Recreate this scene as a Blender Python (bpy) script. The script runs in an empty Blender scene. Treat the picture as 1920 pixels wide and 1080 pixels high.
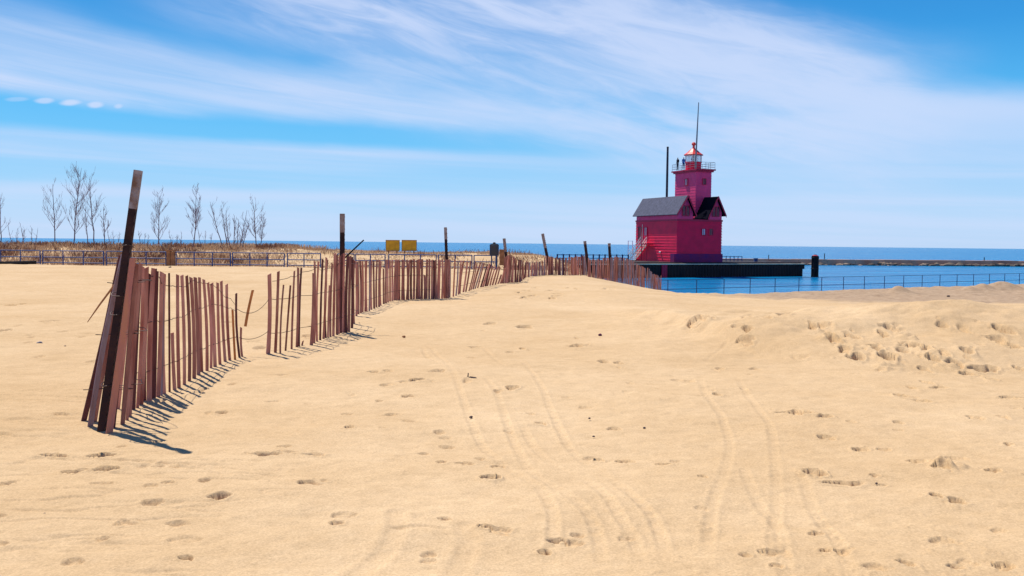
import bpy, bmesh, math, random
import numpy as np
from mathutils import Vector, Matrix

random.seed(7)
rng = np.random.default_rng(11)
S = bpy.context.scene
COL = S.collection

# ------------------------------------------------------------------ camera
EYE = np.array([0.0, 0.0, 4.6])
F = 1700.0
PITCH = math.radians(2.829)
ROLL = math.radians(0.627)
M3 = Matrix.Rotation(math.pi / 2 - PITCH, 3, 'X') @ Matrix.Rotation(ROLL, 3, 'Z')
R3 = np.array(M3)
cam_d = bpy.data.cameras.new("camera")
cam = bpy.data.objects.new("camera", cam_d)
COL.objects.link(cam)
cam.matrix_world = Matrix.Translation(Vector(EYE)) @ M3.to_4x4()
cam_d.sensor_width = 36.0
cam_d.lens = 36.0 * F / 1920.0
cam_d.clip_start = 0.05
cam_d.clip_end = 80000.0
S.camera = cam


def ray(u, v):
    return R3 @ np.array([(u - 960) / F, (540 - v) / F, -1.0])


def at(u, v, y):
    """the point of the place seen at (u, v) that lies y metres ahead"""
    r = ray(u, v)
    return EYE + r * (y / r[1])


# ------------------------------------------------------------------ noise
def _hash(ix, iy, seed):
    h = (ix.astype(np.int64) * 374761393 + iy.astype(np.int64) * 668265263 + seed * 974634541) & 0x7fffffff
    h = ((h ^ (h >> 13)) * 1274126177) & 0x7fffffff
    h = h ^ (h >> 16)
    return (h & 0xffff) / 65535.0


def vnoise(x, y, seed=0):
    x = np.asarray(x, float); y = np.asarray(y, float)
    ix = np.floor(x); iy = np.floor(y)
    fx = x - ix; fy = y - iy
    fx = fx * fx * fx * (fx * (fx * 6 - 15) + 10); fy = fy * fy * fy * (fy * (fy * 6 - 15) + 10)
    a = _hash(ix, iy, seed); b = _hash(ix + 1, iy, seed)
    c = _hash(ix, iy + 1, seed); d = _hash(ix + 1, iy + 1, seed)
    return (a * (1 - fx) + b * fx) * (1 - fy) + (c * (1 - fx) + d * fx) * fy * 1.0 - 0.5


def fbm(x, y, seed=0, octv=4):
    s = 0; a = 1.0
    for i in range(octv):
        s = s + a * vnoise(x * 2 ** i + 17.3 * i, y * 2 ** i - 9.1 * i, seed + i)
        a *= 0.5
    return s


def ss(a, b, x):
    t = np.clip((np.asarray(x, float) - a) / (b - a), 0, 1)
    return t * t * (3 - 2 * t)


# ------------------------------------------------------------------ terrain
ZB = 3.2


def flat(u, v):
    r = ray(u, v)
    t = (ZB - EYE[2]) / r[2]
    return EYE + r * t


def quay(x, y):
    return (x - 12.5) * 0.563 - (y - 54.0) * 0.826


MOUNDS = [(1640, 628, .14, 4.2, 2.0), (1700, 640, .20, 1.7, 1.5), (1880, 655, .26, 1.5, 1.4), (1490, 640, .12, 1.9, 1.4),
          (1290, 612, .13, 1.4, 1.2), (1560, 620, .10, 1.0, 0.8), (1840, 590, .14, 3.0, 1.6),
          (1650, 590, .10, 2.4, 1.6), (60, 610, .10, 2.5, 2.0), (1130, 560, .10, 2.0, 2.2)]
MOUNDS = [(flat(u, v)[0], flat(u, v)[1], h, a, b) for u, v, h, a, b in MOUNDS]
MOUNDS += [(20.3, 47.5, .40, .55, .6), (28.5, 52.5, .55, 1.0, .9), (27.0, 52.0, .35, .5, .6), (26.0, 51.5, .22, .4, .6)]


EDGE = np.array([flat(u, v)[:2] for u, v in ((1150, 596), (1200, 606), (1300, 634), (1420, 668), (1560, 690), (1750, 704), (2000, 708), (2600, 720))])


def H0(x, y):
    x = np.asarray(x, float); y = np.asarray(y, float)
    q = quay(x, y)
    hl = ZB - .45 * ss(47, 58, y)
    dune_a = 1.03 - .06 * ss(-20, -14, x) - .22 * ss(-6, 3, x) - .5 * ss(4, 8, x)
    und = 1 + .35 * fbm(x * .12, y * .15, 5, 3)
    hl = hl + dune_a * und * ss(62, 73, y) * (1 - ss(82, 112, y)) - 3.6 * ss(88, 116, y)
    hr = ZB - 1.02 * ss(17, 47, y) - .6 * ss(7, 1, q)
    t = ss(2.0, 9.0, x)
    h = hl * (1 - t) + hr * t
    for mx, my, mh, a, b in MOUNDS:
        h = h + mh * np.exp(-((x - mx) / a) ** 2 - ((y - my) / b) ** 2)
    # edge of the trodden rise at the right
    d_ = y - np.interp(x, EDGE[:, 0], EDGE[:, 1])
    h = h + .17 * ss(-.3, 1.5, d_) * np.exp(-np.maximum(d_ - 1, 0) / 5.0) * ss(1.6, 3.0, x) * (1 + .5 * vnoise(x * .7, y * .7, 90))
    # big soft undulation
    h = h + .05 * fbm(x * .22, y * .22, 31, 2) * ss(3, 9, y)
    inside = np.maximum(q, 8.0 - x)
    inside = np.minimum(inside, 140 - y)
    k = ss(-.15, .45, inside)
    return h * k - 3.0 * (1 - k)


def G(u, v, tmax=120.0):
    """where the sight line through (u, v) meets the sand"""
    r = ray(u, v); r = r / np.linalg.norm(r)
    t = 2.0
    while t < tmax:
        p = EYE + r * t
        if p[2] < H0(p[0], p[1]):
            lo, hi = t - 0.15 * max(1, t * .02), t
            for _ in range(25):
                m = .5 * (lo + hi); p = EYE + r * m
                if p[2] < H0(p[0], p[1]): hi = m
                else: lo = m
            return EYE + r * hi
        t += 0.15 * max(1, t * .02)
    return EYE + r * tmax


# footprints: u, v, width, height in photo pixels, depth factor
PITS = [(95,855,70,12,1.1),(190,853,45,12,1.2),(130,888,45,9,.9),(205,884,50,12,.8),(190,912,60,7,.5),(283,916,30,5,.5),
(283,948,35,12,.7),(385,908,35,14,.5),(417,938,50,14,.8),(232,983,25,5,.7),(332,983,38,10,.5),(345,1015,90,6,.35),
(500,854,60,9,.8),(545,850,60,6,.7),(590,855,45,7,.8),(535,838,30,5,.8),(575,912,55,18,.35),(655,803,25,8,.9),
(632,983,30,8,1),(648,968,60,4,.6),(775,990,90,5,.4),(925,899,48,13,1.3),(905,991,35,8,1.5),(940,996,22,6,.9),
(1047,1013,20,8,1.2),(1078,1015,15,7,.8),(830,866,22,7,.7),(873,870,35,8,.8),(935,872,40,7,.9),(902,860,25,5,.7),
(960,729,32,9,1),(783,716,40,7,.9),(763,743,25,6,1),(711,752,22,5,.7),(737,775,25,5,.6),(650,775,20,5,.6),
(1122,860,28,6,1.5),(1172,863,30,9,1.5),(1245,871,35,5,1),(1130,680,22,6,.9),(1160,683,20,7,1),(1272,713,18,5,.9),
(1295,715,20,5,.9),(1345,743,22,9,1.3),(1085,650,30,6,.8),(1310,598,50,22,1.2),(1403,617,22,10,1.2),(1398,640,25,10,1.2),
(1500,776,50,9,.9),(1550,783,30,8,.9),(1547,817,20,6,1.3),(1610,840,35,8,1.1),(1660,841,30,7,.8),(1715,868,25,9,1.1),
(1860,886,35,7,1.3),(1525,888,45,12,1.9),(1580,906,85,10,1.3),(1640,891,20,4,.6),(1755,933,26,14,1.7),(1793,941,24,14,1.7),
(1765,1013,50,7,.7),(1550,1030,20,7,.9),(1575,1032,30,8,.7),(1640,1063,40,10,.6),(1700,1057,25,6,.9),(1885,1060,35,8,1.3),
(1710,727,18,8,1.2),(1740,717,18,6,1),(1765,728,25,6,1),(1690,745,35,8,1),(1730,755,40,8,.7),(1830,788,25,6,1),
(1880,787,20,6,.9),(1890,745,40,6,.9),(1905,770,15,6,.9),(1892,835,20,6,1.1),(1562,637,20,17,2.4),(1558,628,18,8,1.6),(1610,671,24,12,2.4),
(1665,671,38,17,2.6),(1655,625,20,8,1.6),(1725,650,35,15,1.3),(1745,672,20,14,1.8),(1790,680,25,12,1.4),(1815,660,30,10,1.3),
(1840,690,45,7,1.2),(1878,640,22,9,2.2),(1904,647,20,10,2.2),(1915,692,20,10,2.2),(1880,618,30,8,1.2),(1770,608,20,8,1.1),
(1805,613,18,6,1),(1525,608,20,6,1),(1670,612,24,7,1),(1600,630,26,8,1),(1705,648,14,10,1.6),(1738,648,12,8,1.6),(975,550,20,9,1.6),(990,545,16,5,1.2),
(1005,540,18,5,1.2),(1035,545,20,6,1.4),(1045,551,20,6,1.2),(1070,541,22,7,1.7),(1088,544,22,6,1.4),(1138,542,25,5,1.4),(985,560,20,8,1.8),
(1000,556,18,6,1.2),(1045,556,20,9,1.2),(1035,560,16,6,1.2),(1470,590,30,8,1),(1400,597,24,6,.9),(1440,600,20,6,.8),(1765,880,40,10,1.0),
(1730,690,20,8,1),(1690,655,24,12,1.2),(1640,650,30,10,1),(1585,655,30,12,.9),(1770,665,22,9,1.1),(1815,700,30,6,.9),(1860,710,30,6,.8),
(1060,745,18,4,.5),(1180,720,16,4,.4),(700,700,30,5,.6),(725,698,20,4,.6),(1010,700,20,5,.4),(1350,690,20,5,.6),(1415,690,18,5,.7),(1405,702,16,4,.6),
(40,570,16,5,1),(20,572,18,4,.7),(10,620,26,5,.7),(150,632,20,3,.7),(400,498,20,4,1),(430,520,20,4,.6),(365,500,14,4,.9)]
for _k in range(150):
    PITS.append((random.uniform(-400, 2300), 600 + 470 * random.random() ** 1.3, random.uniform(10, 34), random.uniform(3, 8), random.uniform(.3, .85)))
LUMPS = [(1770, 876, 30, 16, 1.0), (1800, 880, 45, 14, .7), (1560, 636, 60, 26, 1.0), (1700, 630, 40, 20, 1.0), (1735, 660, 50, 24, 1.0), (1790, 690, 50, 18, .8), (1660, 690, 60, 16, .8), (1600, 660, 60, 20, .6)]
TRACKS = [
 [(790,638),(812,655),(845,692),(865,740),(880,780),(905,830),(960,880),(1010,915),(1035,960),(1035,1010),(1025,1090)],
 [(880,690),(915,715),(935,745),(950,790),(972,840),(995,880),(1040,915),(1090,950),(1120,1000),(1130,1090)],
 [(965,765),(990,815),(1012,845),(1050,875),(1095,895),(1130,925),(1160,965),(1190,1010),(1210,1090)],
 [(965,665),(990,690),(1015,725),(1040,780),(1060,822),(1085,852),(1130,885),(1180,925),(1230,980),(1260,1090)],
 [(1310,690),(1320,735),(1352,780),(1368,830),(1358,885),(1338,935),(1328,1000),(1322,1090)],
 [(1375,690),(1400,740),(1440,790),(1452,850),(1456,930),(1450,1000),(1452,1090)],
 [(1395,880),(1425,945),(1460,985),(1475,1090)],
 [(-60,843),(150,856),(300,868),(480,888),(580,908)],
 [(-60,866),(200,870),(400,884),(520,900)],
 [(1310,690),(1350,660),(1390,640),(1415,622)],
 [(1500,880),(1530,960),(1570,1010),(1600,1090)],
 [(790,640),(800,665),(835,690)], [(900,640),(925,670),(960,700)],
]
TRACKS_WIDE = [[(640,1095),(690,1056),(720,1030),(742,995),(745,960)], [(840,1095),(862,1050),(880,1010),(868,985)]]


def polyline(pts):
    P = np.array([flat(u, v)[:2] for u, v in pts])
    # Catmull-Rom
    out = []
    n = len(P)
    for i in range(n - 1):
        p0 = P[max(i - 1, 0)]; p1 = P[i]; p2 = P[i + 1]; p3 = P[min(i + 2, n - 1)]
        for k in range(6):
            t = k / 6
            out.append(.5 * ((2 * p1) + (-p0 + p2) * t + (2 * p0 - 5 * p1 + 4 * p2 - p3) * t * t + (-p0 + 3 * p1 - 3 * p2 + p3) * t ** 3))
    out.append(P[-1])
    return np.array(out)


def add_track(x, y, z, pts, w, depth, treads):
    P = polyline(pts)
    m = (x > P[:, 0].min() - 1) & (x < P[:, 0].max() + 1) & (y > P[:, 1].min() - 1) & (y < P[:, 1].max() + 1)
    idx = np.nonzero(m)[0]
    if len(idx) == 0: return
    X = x[idx]; Y = y[idx]
    best = np.full(len(idx), 1e9); arc = np.zeros(len(idx))
    s0 = 0.0
    for a, b in zip(P[:-1], P[1:]):
        d = b - a; L = np.hypot(*d)
        if L < 1e-6: continue
        t = np.clip(((X - a[0]) * d[0] + (Y - a[1]) * d[1]) / L ** 2, 0, 1)
        dd = np.hypot(X - a[0] - t * d[0], Y - a[1] - t * d[1])
        k = dd < best
        best[k] = dd[k]; arc[k] = (s0 + t * L)[k]
        s0 += L
    fade = ss(0, 1.4, arc) * ss(0, .8, s0 - arc) if s0 > 2 else 1.0
    prof = -np.exp(-(best / w) ** 4) + .45 * np.exp(-((best - 1.55 * w) / (.5 * w)) ** 2)
    tread = .72 + .28 * np.sin(arc * 2 * math.pi / treads) if treads else 1.0
    patch = np.clip(.9 + .8 * fbm(X * .9, Y * .9, 77, 2), .25, 1.3)
    z[idx] += depth * prof * tread * patch * fade


def build_beach():
    fine = np.arange(-37, 37.001, .075)
    left = -37 - np.cumsum(np.geomspace(.1, 9, 36)); right = 37 + np.cumsum(np.geomspace(.1, 9, 36))
    left = left[left > -176]; right = right[right < 176]
    ang = np.radians(np.concatenate([left[::-1], fine, right]))
    r1 = np.geomspace(1.0, 60, int(math.log(60) / .0026))
    r2 = np.geomspace(60, 420, 130)[1:]
    rad = np.concatenate([r1, r2])
    na, nr = len(ang), len(rad)
    A, Rr = np.meshgrid(ang, rad)
    x = (Rr * np.sin(A)).ravel(); y = (Rr * np.cos(A)).ravel()
    z = H0(x, y)
    near = np.exp(-(np.hypot(x, y) / 60))
    z += (.035 * fbm(x * .55, y * .8, 3, 3) + .016 * fbm(x * 2.3, y * 3.0, 9, 3) + .006 * fbm(x * 10, y * 13, 15, 2) + .0022 * vnoise(x * 34, y * 40, 19)) * (z > 0)
    # rougher, trodden sand on the mound at the right
    mm = sum(np.exp(-((x - a) / (s1 * 1.1)) ** 2 - ((y - b) / (s2 * 1.1)) ** 2) for a, b, h, s1, s2 in MOUNDS[1:8] if h > .11)
    z += np.clip(mm, 0, 1) * (.08 * fbm(x * 1.7, y * 1.7, 41, 3))
    # coarse dug-over strip near the channel
    gr = ss(24, 30, y) * ss(3, 9, x) * ss(0, 3, quay(x, y))
    z += gr * .10 * fbm(x * 1.1, y * 1.1, 51, 4)
    rdg = np.clip(1 - np.abs(fbm(x * 1.2 + .4 * vnoise(x, y, 5), y * 5.5, 83, 3)) * 6, 0, 1) * ss(-.05, .3, fbm(x * .45, y * .6, 88, 2))
    z -= .012 * rdg ** 2 * ss(22, 10, y) * (z > 1)
    near_ = ss(16, 8, y) * (z > 1)
    z += near_ * .05 * np.clip(vnoise(x * 26, y * 26, 23) - .36, 0, 1) * ss(-.02, .22, fbm(x * .9, y * .9, 29, 3))
    for j, tr in enumerate(TRACKS): add_track(x, y, z, tr, .028, .0062 if j in (4, 5, 6, 10) else .0088, .12)
    for tr in TRACKS_WIDE: add_track(x, y, z, tr, .045, .006, 0)
    for L, sgn in ((PITS, -1), (LUMPS, 1)):
        for k, (u, v, w, h, dp) in enumerate(L):
            c = G(u, v, 60)
            d = c[1]
            if d > 55: continue
            W = max(.04, .44 * w * d / F); Lh = max(.035, min(.40 * h * d * d / (F * 1.4), W * 2.2, .24 if w < 60 else .34))
            m = (np.abs(x - c[0]) < 3 * W) & (np.abs(y - c[1]) < 3 * max(Lh, .1))
            i = np.nonzero(m)[0]
            if len(i) == 0: continue
            X = (x[i] - c[0]) / W; Y = (y[i] - c[1]) / Lh
            n1 = .6 * fbm(x[i] * .8 / W + k * 3.1, y[i] * 1.1 / Lh + k, 60 + k % 9, 3) + .85 * fbm(x[i] * 8 + k * 3.1, y[i] * 6 + k, 70 + k % 9, 2)
            rr = np.sqrt(X * X + Y * Y) * (1 + .9 * n1)
            dep = min(dp, 1.9) * min(.10, 1.0 * min(W, Lh))
            if sgn < 0:
                z[i] += dep * (-(1 - ss(.76, 1.0, rr)) * (1 + .9 * n1) + .16 * np.exp(-((rr - 1.2) / .28) ** 2) * (1 + n1))
            else:
                z[i] += .035 * dp * (1 - ss(.3, 1.1, rr)) * (1 + 1.5 * fbm(x[i] * 9, y[i] * 9, 3 + k, 3)) 
    co = np.stack([x, y, z], 1)
    ii = (np.arange(nr - 1)[:, None] * na + np.arange(na - 1)[None, :]).ravel()
    quads = np.stack([ii, ii + 1, ii + 1 + na, ii + na], 1)
    # centre fan around the camera's feet
    c0 = len(co)
    co = np.vstack([co, [[0, 0, ZB]]])
    me = bpy.data.meshes.new("beach")
    tri = np.stack([np.full(na - 1, c0), np.arange(na - 1) + 1, np.arange(na - 1)], 1)
    close_q = [(j * na + na - 1, j * na, (j + 1) * na, (j + 1) * na + na - 1) for j in range(nr - 1)]
    quads = np.vstack([quads, np.array(close_q)])
    tri = np.vstack([tri, [[c0, 0, na - 1]]])
    nq, nt = len(quads), len(tri)
    me.vertices.add(len(co)); me.vertices.foreach_set("co", co.ravel())
    me.loops.add(nq * 4 + nt * 3)
    me.loops.foreach_set("vertex_index", np.concatenate([quads[:, ::-1].ravel(), tri[:, ::-1].ravel()]).astype(np.int32))
    me.polygons.add(nq + nt)
    me.polygons.foreach_set("loop_start", np.concatenate([np.arange(nq) * 4, nq * 4 + np.arange(nt) * 3]).astype(np.int32))
    at_ = me.attributes.new("gravel", 'FLOAT', 'POINT')
    X, Y = co[:, 0], co[:, 1]
    g = ss(25, 30, Y + 3 * fbm(X * .2, Y * .2, 4, 3) - .12 * (X - 12)) * ss(6, 13, X + 4 * fbm(X * .3, Y * .3, 8, 2))
    at_.data.foreach_set("value", g.astype(np.float32))
    me.update(calc_edges=True)
    # normals must point up
    me.polygons.foreach_set("use_smooth", np.ones(nq + nt, dtype=bool))
    me.materials.append(MAT['sand'])
    o = bpy.data.objects.new("beach", me)
    COL.objects.link(o)
    o['kind'] = 'structure'
    o['label'] = 'pale golden sand beach with footprints and tyre tracks'
    o['category'] = 'beach'
    # flip check
    if me.polygons[na * 20].normal.z < 0:
        me.flip_normals()
    return o


# ------------------------------------------------------------------ materials
MAT = {}


def mat(name, col, rough=.7, spec=.3, metallic=0.0, var=.0, vscale=4.0, vcol=None, rand=0.0, bump=0.0, bscale=20.0, stretch=(1, 1, 1)):
    m = bpy.data.materials.new(name); m.use_nodes = True
    nt = m.node_tree; b = nt.nodes['Principled BSDF']
    b.inputs['Roughness'].default_value = rough
    b.inputs['Metallic'].default_value = metallic
    b.inputs['Specular IOR Level'].default_value = spec
    b.inputs['Base Color'].default_value = (*col, 1)
    tc = nt.nodes.new('ShaderNodeTexCoord'); mp = nt.nodes.new('ShaderNodeMapping')
    mp.inputs['Scale'].default_value = stretch
    nt.links.new(tc.outputs['Object'], mp.inputs['Vector'])
    last = None
    if var > 0 or vcol:
        n = nt.nodes.new('ShaderNodeTexNoise'); n.inputs['Scale'].default_value = vscale; n.inputs['Detail'].default_value = 5
        nt.links.new(mp.outputs[0], n.inputs['Vector'])
        r = nt.nodes.new('ShaderNodeValToRGB')
        c2 = vcol or tuple(min(1, c * (1 + var)) for c in col); c1 = col if vcol else tuple(c * (1 - var) for c in col)
        r.color_ramp.elements[0].color = (*c1, 1); r.color_ramp.elements[1].color = (*c2, 1)
        r.color_ramp.elements[0].position = .32; r.color_ramp.elements[1].position = .68
        nt.links.new(n.outputs['Fac'], r.inputs[0]); last = r.outputs[0]
    if rand > 0:
        oi = nt.nodes.new('ShaderNodeObjectInfo')
        mr = nt.nodes.new('ShaderNodeMapRange'); mr.inputs['To Min'].default_value = 1 - rand; mr.inputs['To Max'].default_value = 1 + rand
        nt.links.new(oi.outputs['Random'], mr.inputs['Value'])
        hs = nt.nodes.new('ShaderNodeHueSaturation')
        nt.links.new(mr.outputs[0], hs.inputs['Value'])
        if last: nt.links.new(last, hs.inputs['Color'])
        else: hs.inputs['Color'].default_value = (*col, 1)
        last = hs.outputs[0]
    if last: nt.links.new(last, b.inputs['Base Color'])
    if bump > 0:
        n2 = nt.nodes.new('ShaderNodeTexNoise'); n2.inputs['Scale'].default_value = bscale; n2.inputs['Detail'].default_value = 4
        nt.links.new(mp.outputs[0], n2.inputs['Vector'])
        bp = nt.nodes.new('ShaderNodeBump'); bp.inputs['Strength'].default_value = bump; bp.inputs['Distance'].default_value = .02
        nt.links.new(n2.outputs['Fac'], bp.inputs['Height']); nt.links.new(bp.outputs[0], b.inputs['Normal'])
    MAT[name] = m
    return m


def sand_material():
    m = bpy.data.materials.new("sand"); m.use_nodes = True
    nt = m.node_tree; N = nt.nodes; L = nt.links
    b = N['Principled BSDF']; b.inputs['Roughness'].default_value = .95; b.inputs['Specular IOR Level'].default_value = .05
    tc = N.new('ShaderNodeTexCoord')

    def noise(scale, detail=4, rough=.55):
        n = N.new('ShaderNodeTexNoise'); n.inputs['Scale'].default_value = scale; n.inputs['Detail'].default_value = detail
        n.inputs['Roughness'].default_value = rough
        L.new(tc.outputs['Object'], n.inputs['Vector']); return n.outputs['Fac']

    def ramp(fac, c1, c2, p1=.35, p2=.65):
        r = N.new('ShaderNodeValToRGB'); r.color_ramp.elements[0].color = (*c1, 1); r.color_ramp.elements[1].color = (*c2, 1)
        r.color_ramp.elements[0].position = p1; r.color_ramp.elements[1].position = p2
        L.new(fac, r.inputs[0]); return r.outputs[0]

    def mix(f, a, b_, mode='MIX'):
        x = N.new('ShaderNodeMix'); x.data_type = 'RGBA'; x.blend_type = mode
        if isinstance(f, float): x.inputs[0].default_value = f
        else: L.new(f, x.inputs[0])
        L.new(a, x.inputs[6]); L.new(b_, x.inputs[7]); return x.outputs[2]
    base = ramp(noise(.45, 5), SAND1, SAND2, .3, .7)
    grain = ramp(noise(80, 4, .8), (.74, .72, .69), (1.15, 1.15, 1.15), .3, .7)
    mid = ramp(noise(7, 5, .7), (.93, .915, .89), (1.05, 1.05, 1.05), .33, .67)
    c = mix(1.0, base, grain, 'MULTIPLY'); c = mix(1.0, c, mid, 'MULTIPLY')
    ga = N.new('ShaderNodeAttribute'); ga.attribute_name = 'gravel'
    gcol = ramp(noise(3.0, 6, .75), (.28, .185, .12), (.47, .345, .235), .3, .7)
    gm = N.new('ShaderNodeMath'); gm.operation = 'MULTIPLY'; gm.inputs[1].default_value = .9
    L.new(ga.outputs['Fac'], gm.inputs[0])
    c = mix(gm.outputs[0], c, gcol)
    L.new(c, b.inputs['Base Color'])
    add = N.new('ShaderNodeMath'); add.operation = 'MULTIPLY_ADD'; add.inputs[1].default_value = .35
    L.new(noise(160, 2), add.inputs[0]); L.new(noise(26, 5, .65), add.inputs[2])
    bp = N.new('ShaderNodeBump'); bp.inputs['Strength'].default_value = .42; bp.inputs['Distance'].default_value = .012
    L.new(add.outputs[0], bp.inputs['Height']); L.new(bp.outputs[0], b.inputs['Normal'])
    MAT['sand'] = m


def water_material():
    m = bpy.data.materials.new("lake_water"); m.use_nodes = True
    nt = m.node_tree; N = nt.nodes; L = nt.links
    b = N['Principled BSDF']; b.inputs['Roughness'].default_value = .22; b.inputs['IOR'].default_value = 1.33
    b.inputs['Specular IOR Level'].default_value = .08
    tc = N.new('ShaderNodeTexCoord')
    mp = N.new('ShaderNodeMapping'); mp.inputs['Scale'].default_value = (.35, 1.0, 1); mp.inputs['Rotation'].default_value = (0, 0, math.radians(12))
    L.new(tc.outputs['Object'], mp.inputs['Vector'])
    hs = []
    for sc, amp in ((.9, 1.0), (.22, 1.6), (3.2, .35)):
        n = N.new('ShaderNodeTexNoise'); n.inputs['Scale'].default_value = sc; n.inputs['Detail'].default_value = 4
        L.new(mp.outputs[0], n.inputs['Vector'])
        k = N.new('ShaderNodeMath'); k.operation = 'MULTIPLY'; k.inputs[1].default_value = amp
        L.new(n.outputs['Fac'], k.inputs[0]); hs.append(k.outputs[0])
    a1 = N.new('ShaderNodeMath'); L.new(hs[0], a1.inputs[0]); L.new(hs[1], a1.inputs[1])
    a2 = N.new('ShaderNodeMath'); L.new(a1.outputs[0], a2.inputs[0]); L.new(hs[2], a2.inputs[1])
    bp = N.new('ShaderNodeBump'); bp.inputs['Strength'].default_value = .8; bp.inputs['Distance'].default_value = .3
    L.new(a2.outputs[0], bp.inputs['Height']); L.new(bp.outputs[0], b.inputs['Normal'])
    # streaked colour noise that paints the light and dark of ripples
    mp2 = N.new('ShaderNodeMapping'); mp2.inputs['Scale'].default_value = (.03, .16, 1)
    L.new(tc.outputs['Object'], mp2.inputs['Vector'])
    n = N.new('ShaderNodeTexNoise'); n.inputs['Scale'].default_value = 1.0; n.inputs['Detail'].default_value = 8; n.inputs['Roughness'].default_value = .72
    L.new(mp2.outputs[0], n.inputs['Vector'])
    r = N.new('ShaderNodeValToRGB'); r.color_ramp.elements[0].color = (*WATER1, 1); r.color_ramp.elements[1].color = (*WATER2, 1)
    r.color_ramp.elements[0].position = .40; r.color_ramp.elements[1].position = .62
    L.new(n.outputs['Fac'], r.inputs[0]); L.new(r.outputs[0], b.inputs['Base Color'])
    MAT['water'] = m


SAND1 = (.585, .405, .225); SAND2 = (.68, .495, .30)
WATER1 = (.001, .115, .31); WATER2 = (.003, .235, .48)
sand_material(); water_material()
mat('picket', (.30, .098, .075), .8, .15, var=.3, vscale=2.2, vcol=(.57, .28, .225), rand=.42, bump=.5, bscale=40, stretch=(6, 6, 1))
mat('picket_orange', (.55, .20, .06), .8, .15, var=.3, vscale=4, bump=.4, bscale=40, stretch=(6, 6, 1))
mat('picket_pink', (.50, .20, .17), .8, .15, vcol=(.58, .25, .14), vscale=2, bump=.5, bscale=40, stretch=(6, 6, 1))
mat('picket_grey', (.36, .30, .36), .8, .15, vcol=(.30, .17, .16), vscale=3, bump=.5, bscale=40, stretch=(6, 6, 1))
mat('picket_dark', (.14, .05, .05), .8, .15, var=.3, vscale=4, bump=.5, bscale=40, stretch=(6, 6, 1))
mat('wire', (.06, .04, .04), .6, .3, .6)
mat('post_dark', (.016, .008, .011), .7, .2, .0, vcol=(.05, .02, .018), vscale=6, bump=.4, bscale=30)
mat('post_tip', (.33, .29, .31), .7, .3, vcol=(.17, .09, .06), vscale=14, bump=.3, bscale=40)
mat('rail_blue', (.012, .055, .22), .5, .4, var=.25, vscale=3)
mat('rail_navy', (.012, .045, .16), .5, .4)
mat('red_paint', (.86, .008, .070), .55, .35, var=.12, vscale=.9, bump=.15, bscale=3)
mat('red_upper', (.88, .055, .20), .55, .35, var=.10, vscale=1.2)
mat('red_trim', (.50, .010, .06), .5, .35, var=.1)
mat('roof_red', (.75, .05, .04), .45, .4, var=.1)
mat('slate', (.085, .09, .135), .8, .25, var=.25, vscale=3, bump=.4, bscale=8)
mat('slate_shaded', (.010, .010, .017), 1.0, .0, var=.2, vscale=3, bump=.4, bscale=8)  # same roof slate, with the shade on these slopes put into the colour
mat('plinth', (.11, .012, .13), .7, .3, vcol=(.28, .010, .07), vscale=.7)
mat('glass_dark', (.03, .035, .06), .1, .6)
mat('glass_pale', (.55, .6, .75), .15, .6)
mat('white_paint', (.78, .76, .74), .5, .4, var=.06)
mat('concrete', (.42, .37, .31), .9, .2, var=.2, vscale=1.5, bump=.3, bscale=6)
mat('deck_concrete', (.62, .53, .40), .9, .2, var=.2, vscale=.8, bump=.3, bscale=6)
mat('sheet_pile', (.010, .009, .013), .7, .3, vcol=(.035, .018, .016), vscale=.5)
mat('black_timber', (.013, .010, .012), .8, .2, var=.4, vscale=2)
mat('rust_concrete', (.42, .20, .14), .9, .2, vcol=(.55, .35, .25), vscale=.25, bump=.3, bscale=3)
mat('rock_dark', (.035, .028, .028), .9, .2, vcol=(.36, .27, .20), vscale=.35, bump=.6, bscale=2)
mat('bark', (.17, .13, .165), .9, .1, var=.3, vscale=6)
mat('twig', (.24, .18, .23), .9, .1)
mat('sign_yellow', (.72, .40, .02), .6, .3, vcol=(.50, .26, .02), vscale=3)
mat('sign_dark', (.035, .05, .075), .6, .3, vcol=(.06, .055, .05), vscale=3)
mat('wood_brown', (.30, .14, .07), .85, .2, var=.25, vscale=5)
mat('stone', (.10, .07, .07), .85, .2, var=.4, vscale=20)
mat('stone_pale', (.45, .42, .45), .85, .2, vcol=(.06, .04, .05), vscale=14)
mat('stone_plum', (.12, .02, .06), .8, .2, var=.3, vscale=20)
mat('dark_pole', (.03, .035, .055), .5, .4, .3)
mat('grey_mast', (.20, .21, .24), .5, .4, .3)
mat('marker_red', (.50, .06, .08), .6, .3)


def grass_material(name, cols):
    m = bpy.data.materials.new(name); m.use_nodes = True
    nt = m.node_tree; b = nt.nodes['Principled BSDF']; b.inputs['Roughness'].default_value = .85; b.inputs['Specular IOR Level'].default_value = .1
    a = nt.nodes.new('ShaderNodeAttribute'); a.attribute_name = 'tint'
    r = nt.nodes.new('ShaderNodeValToRGB')
    while len(r.color_ramp.elements) < len(cols): r.color_ramp.elements.new(.5)
    for i, c in enumerate(cols):
        r.color_ramp.elements[i].position = i / (len(cols) - 1); r.color_ramp.elements[i].color = (*c, 1)
    nt.links.new(a.outputs['Fac'], r.inputs[0]); nt.links.new(r.outputs[0], b.inputs['Base Color'])
    tl = nt.nodes.new('ShaderNodeBsdfTranslucent'); mx = nt.nodes.new('ShaderNodeMixShader'); mx.inputs[0].default_value = .28
    nt.links.new(r.outputs[0], tl.inputs[0]); nt.links.new(b.outputs[0], mx.inputs[1]); nt.links.new(tl.outputs[0], mx.inputs[2])
    nt.links.new(mx.outputs[0], nt.nodes['Material Output'].inputs[0])
    MAT[name] = m


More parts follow.
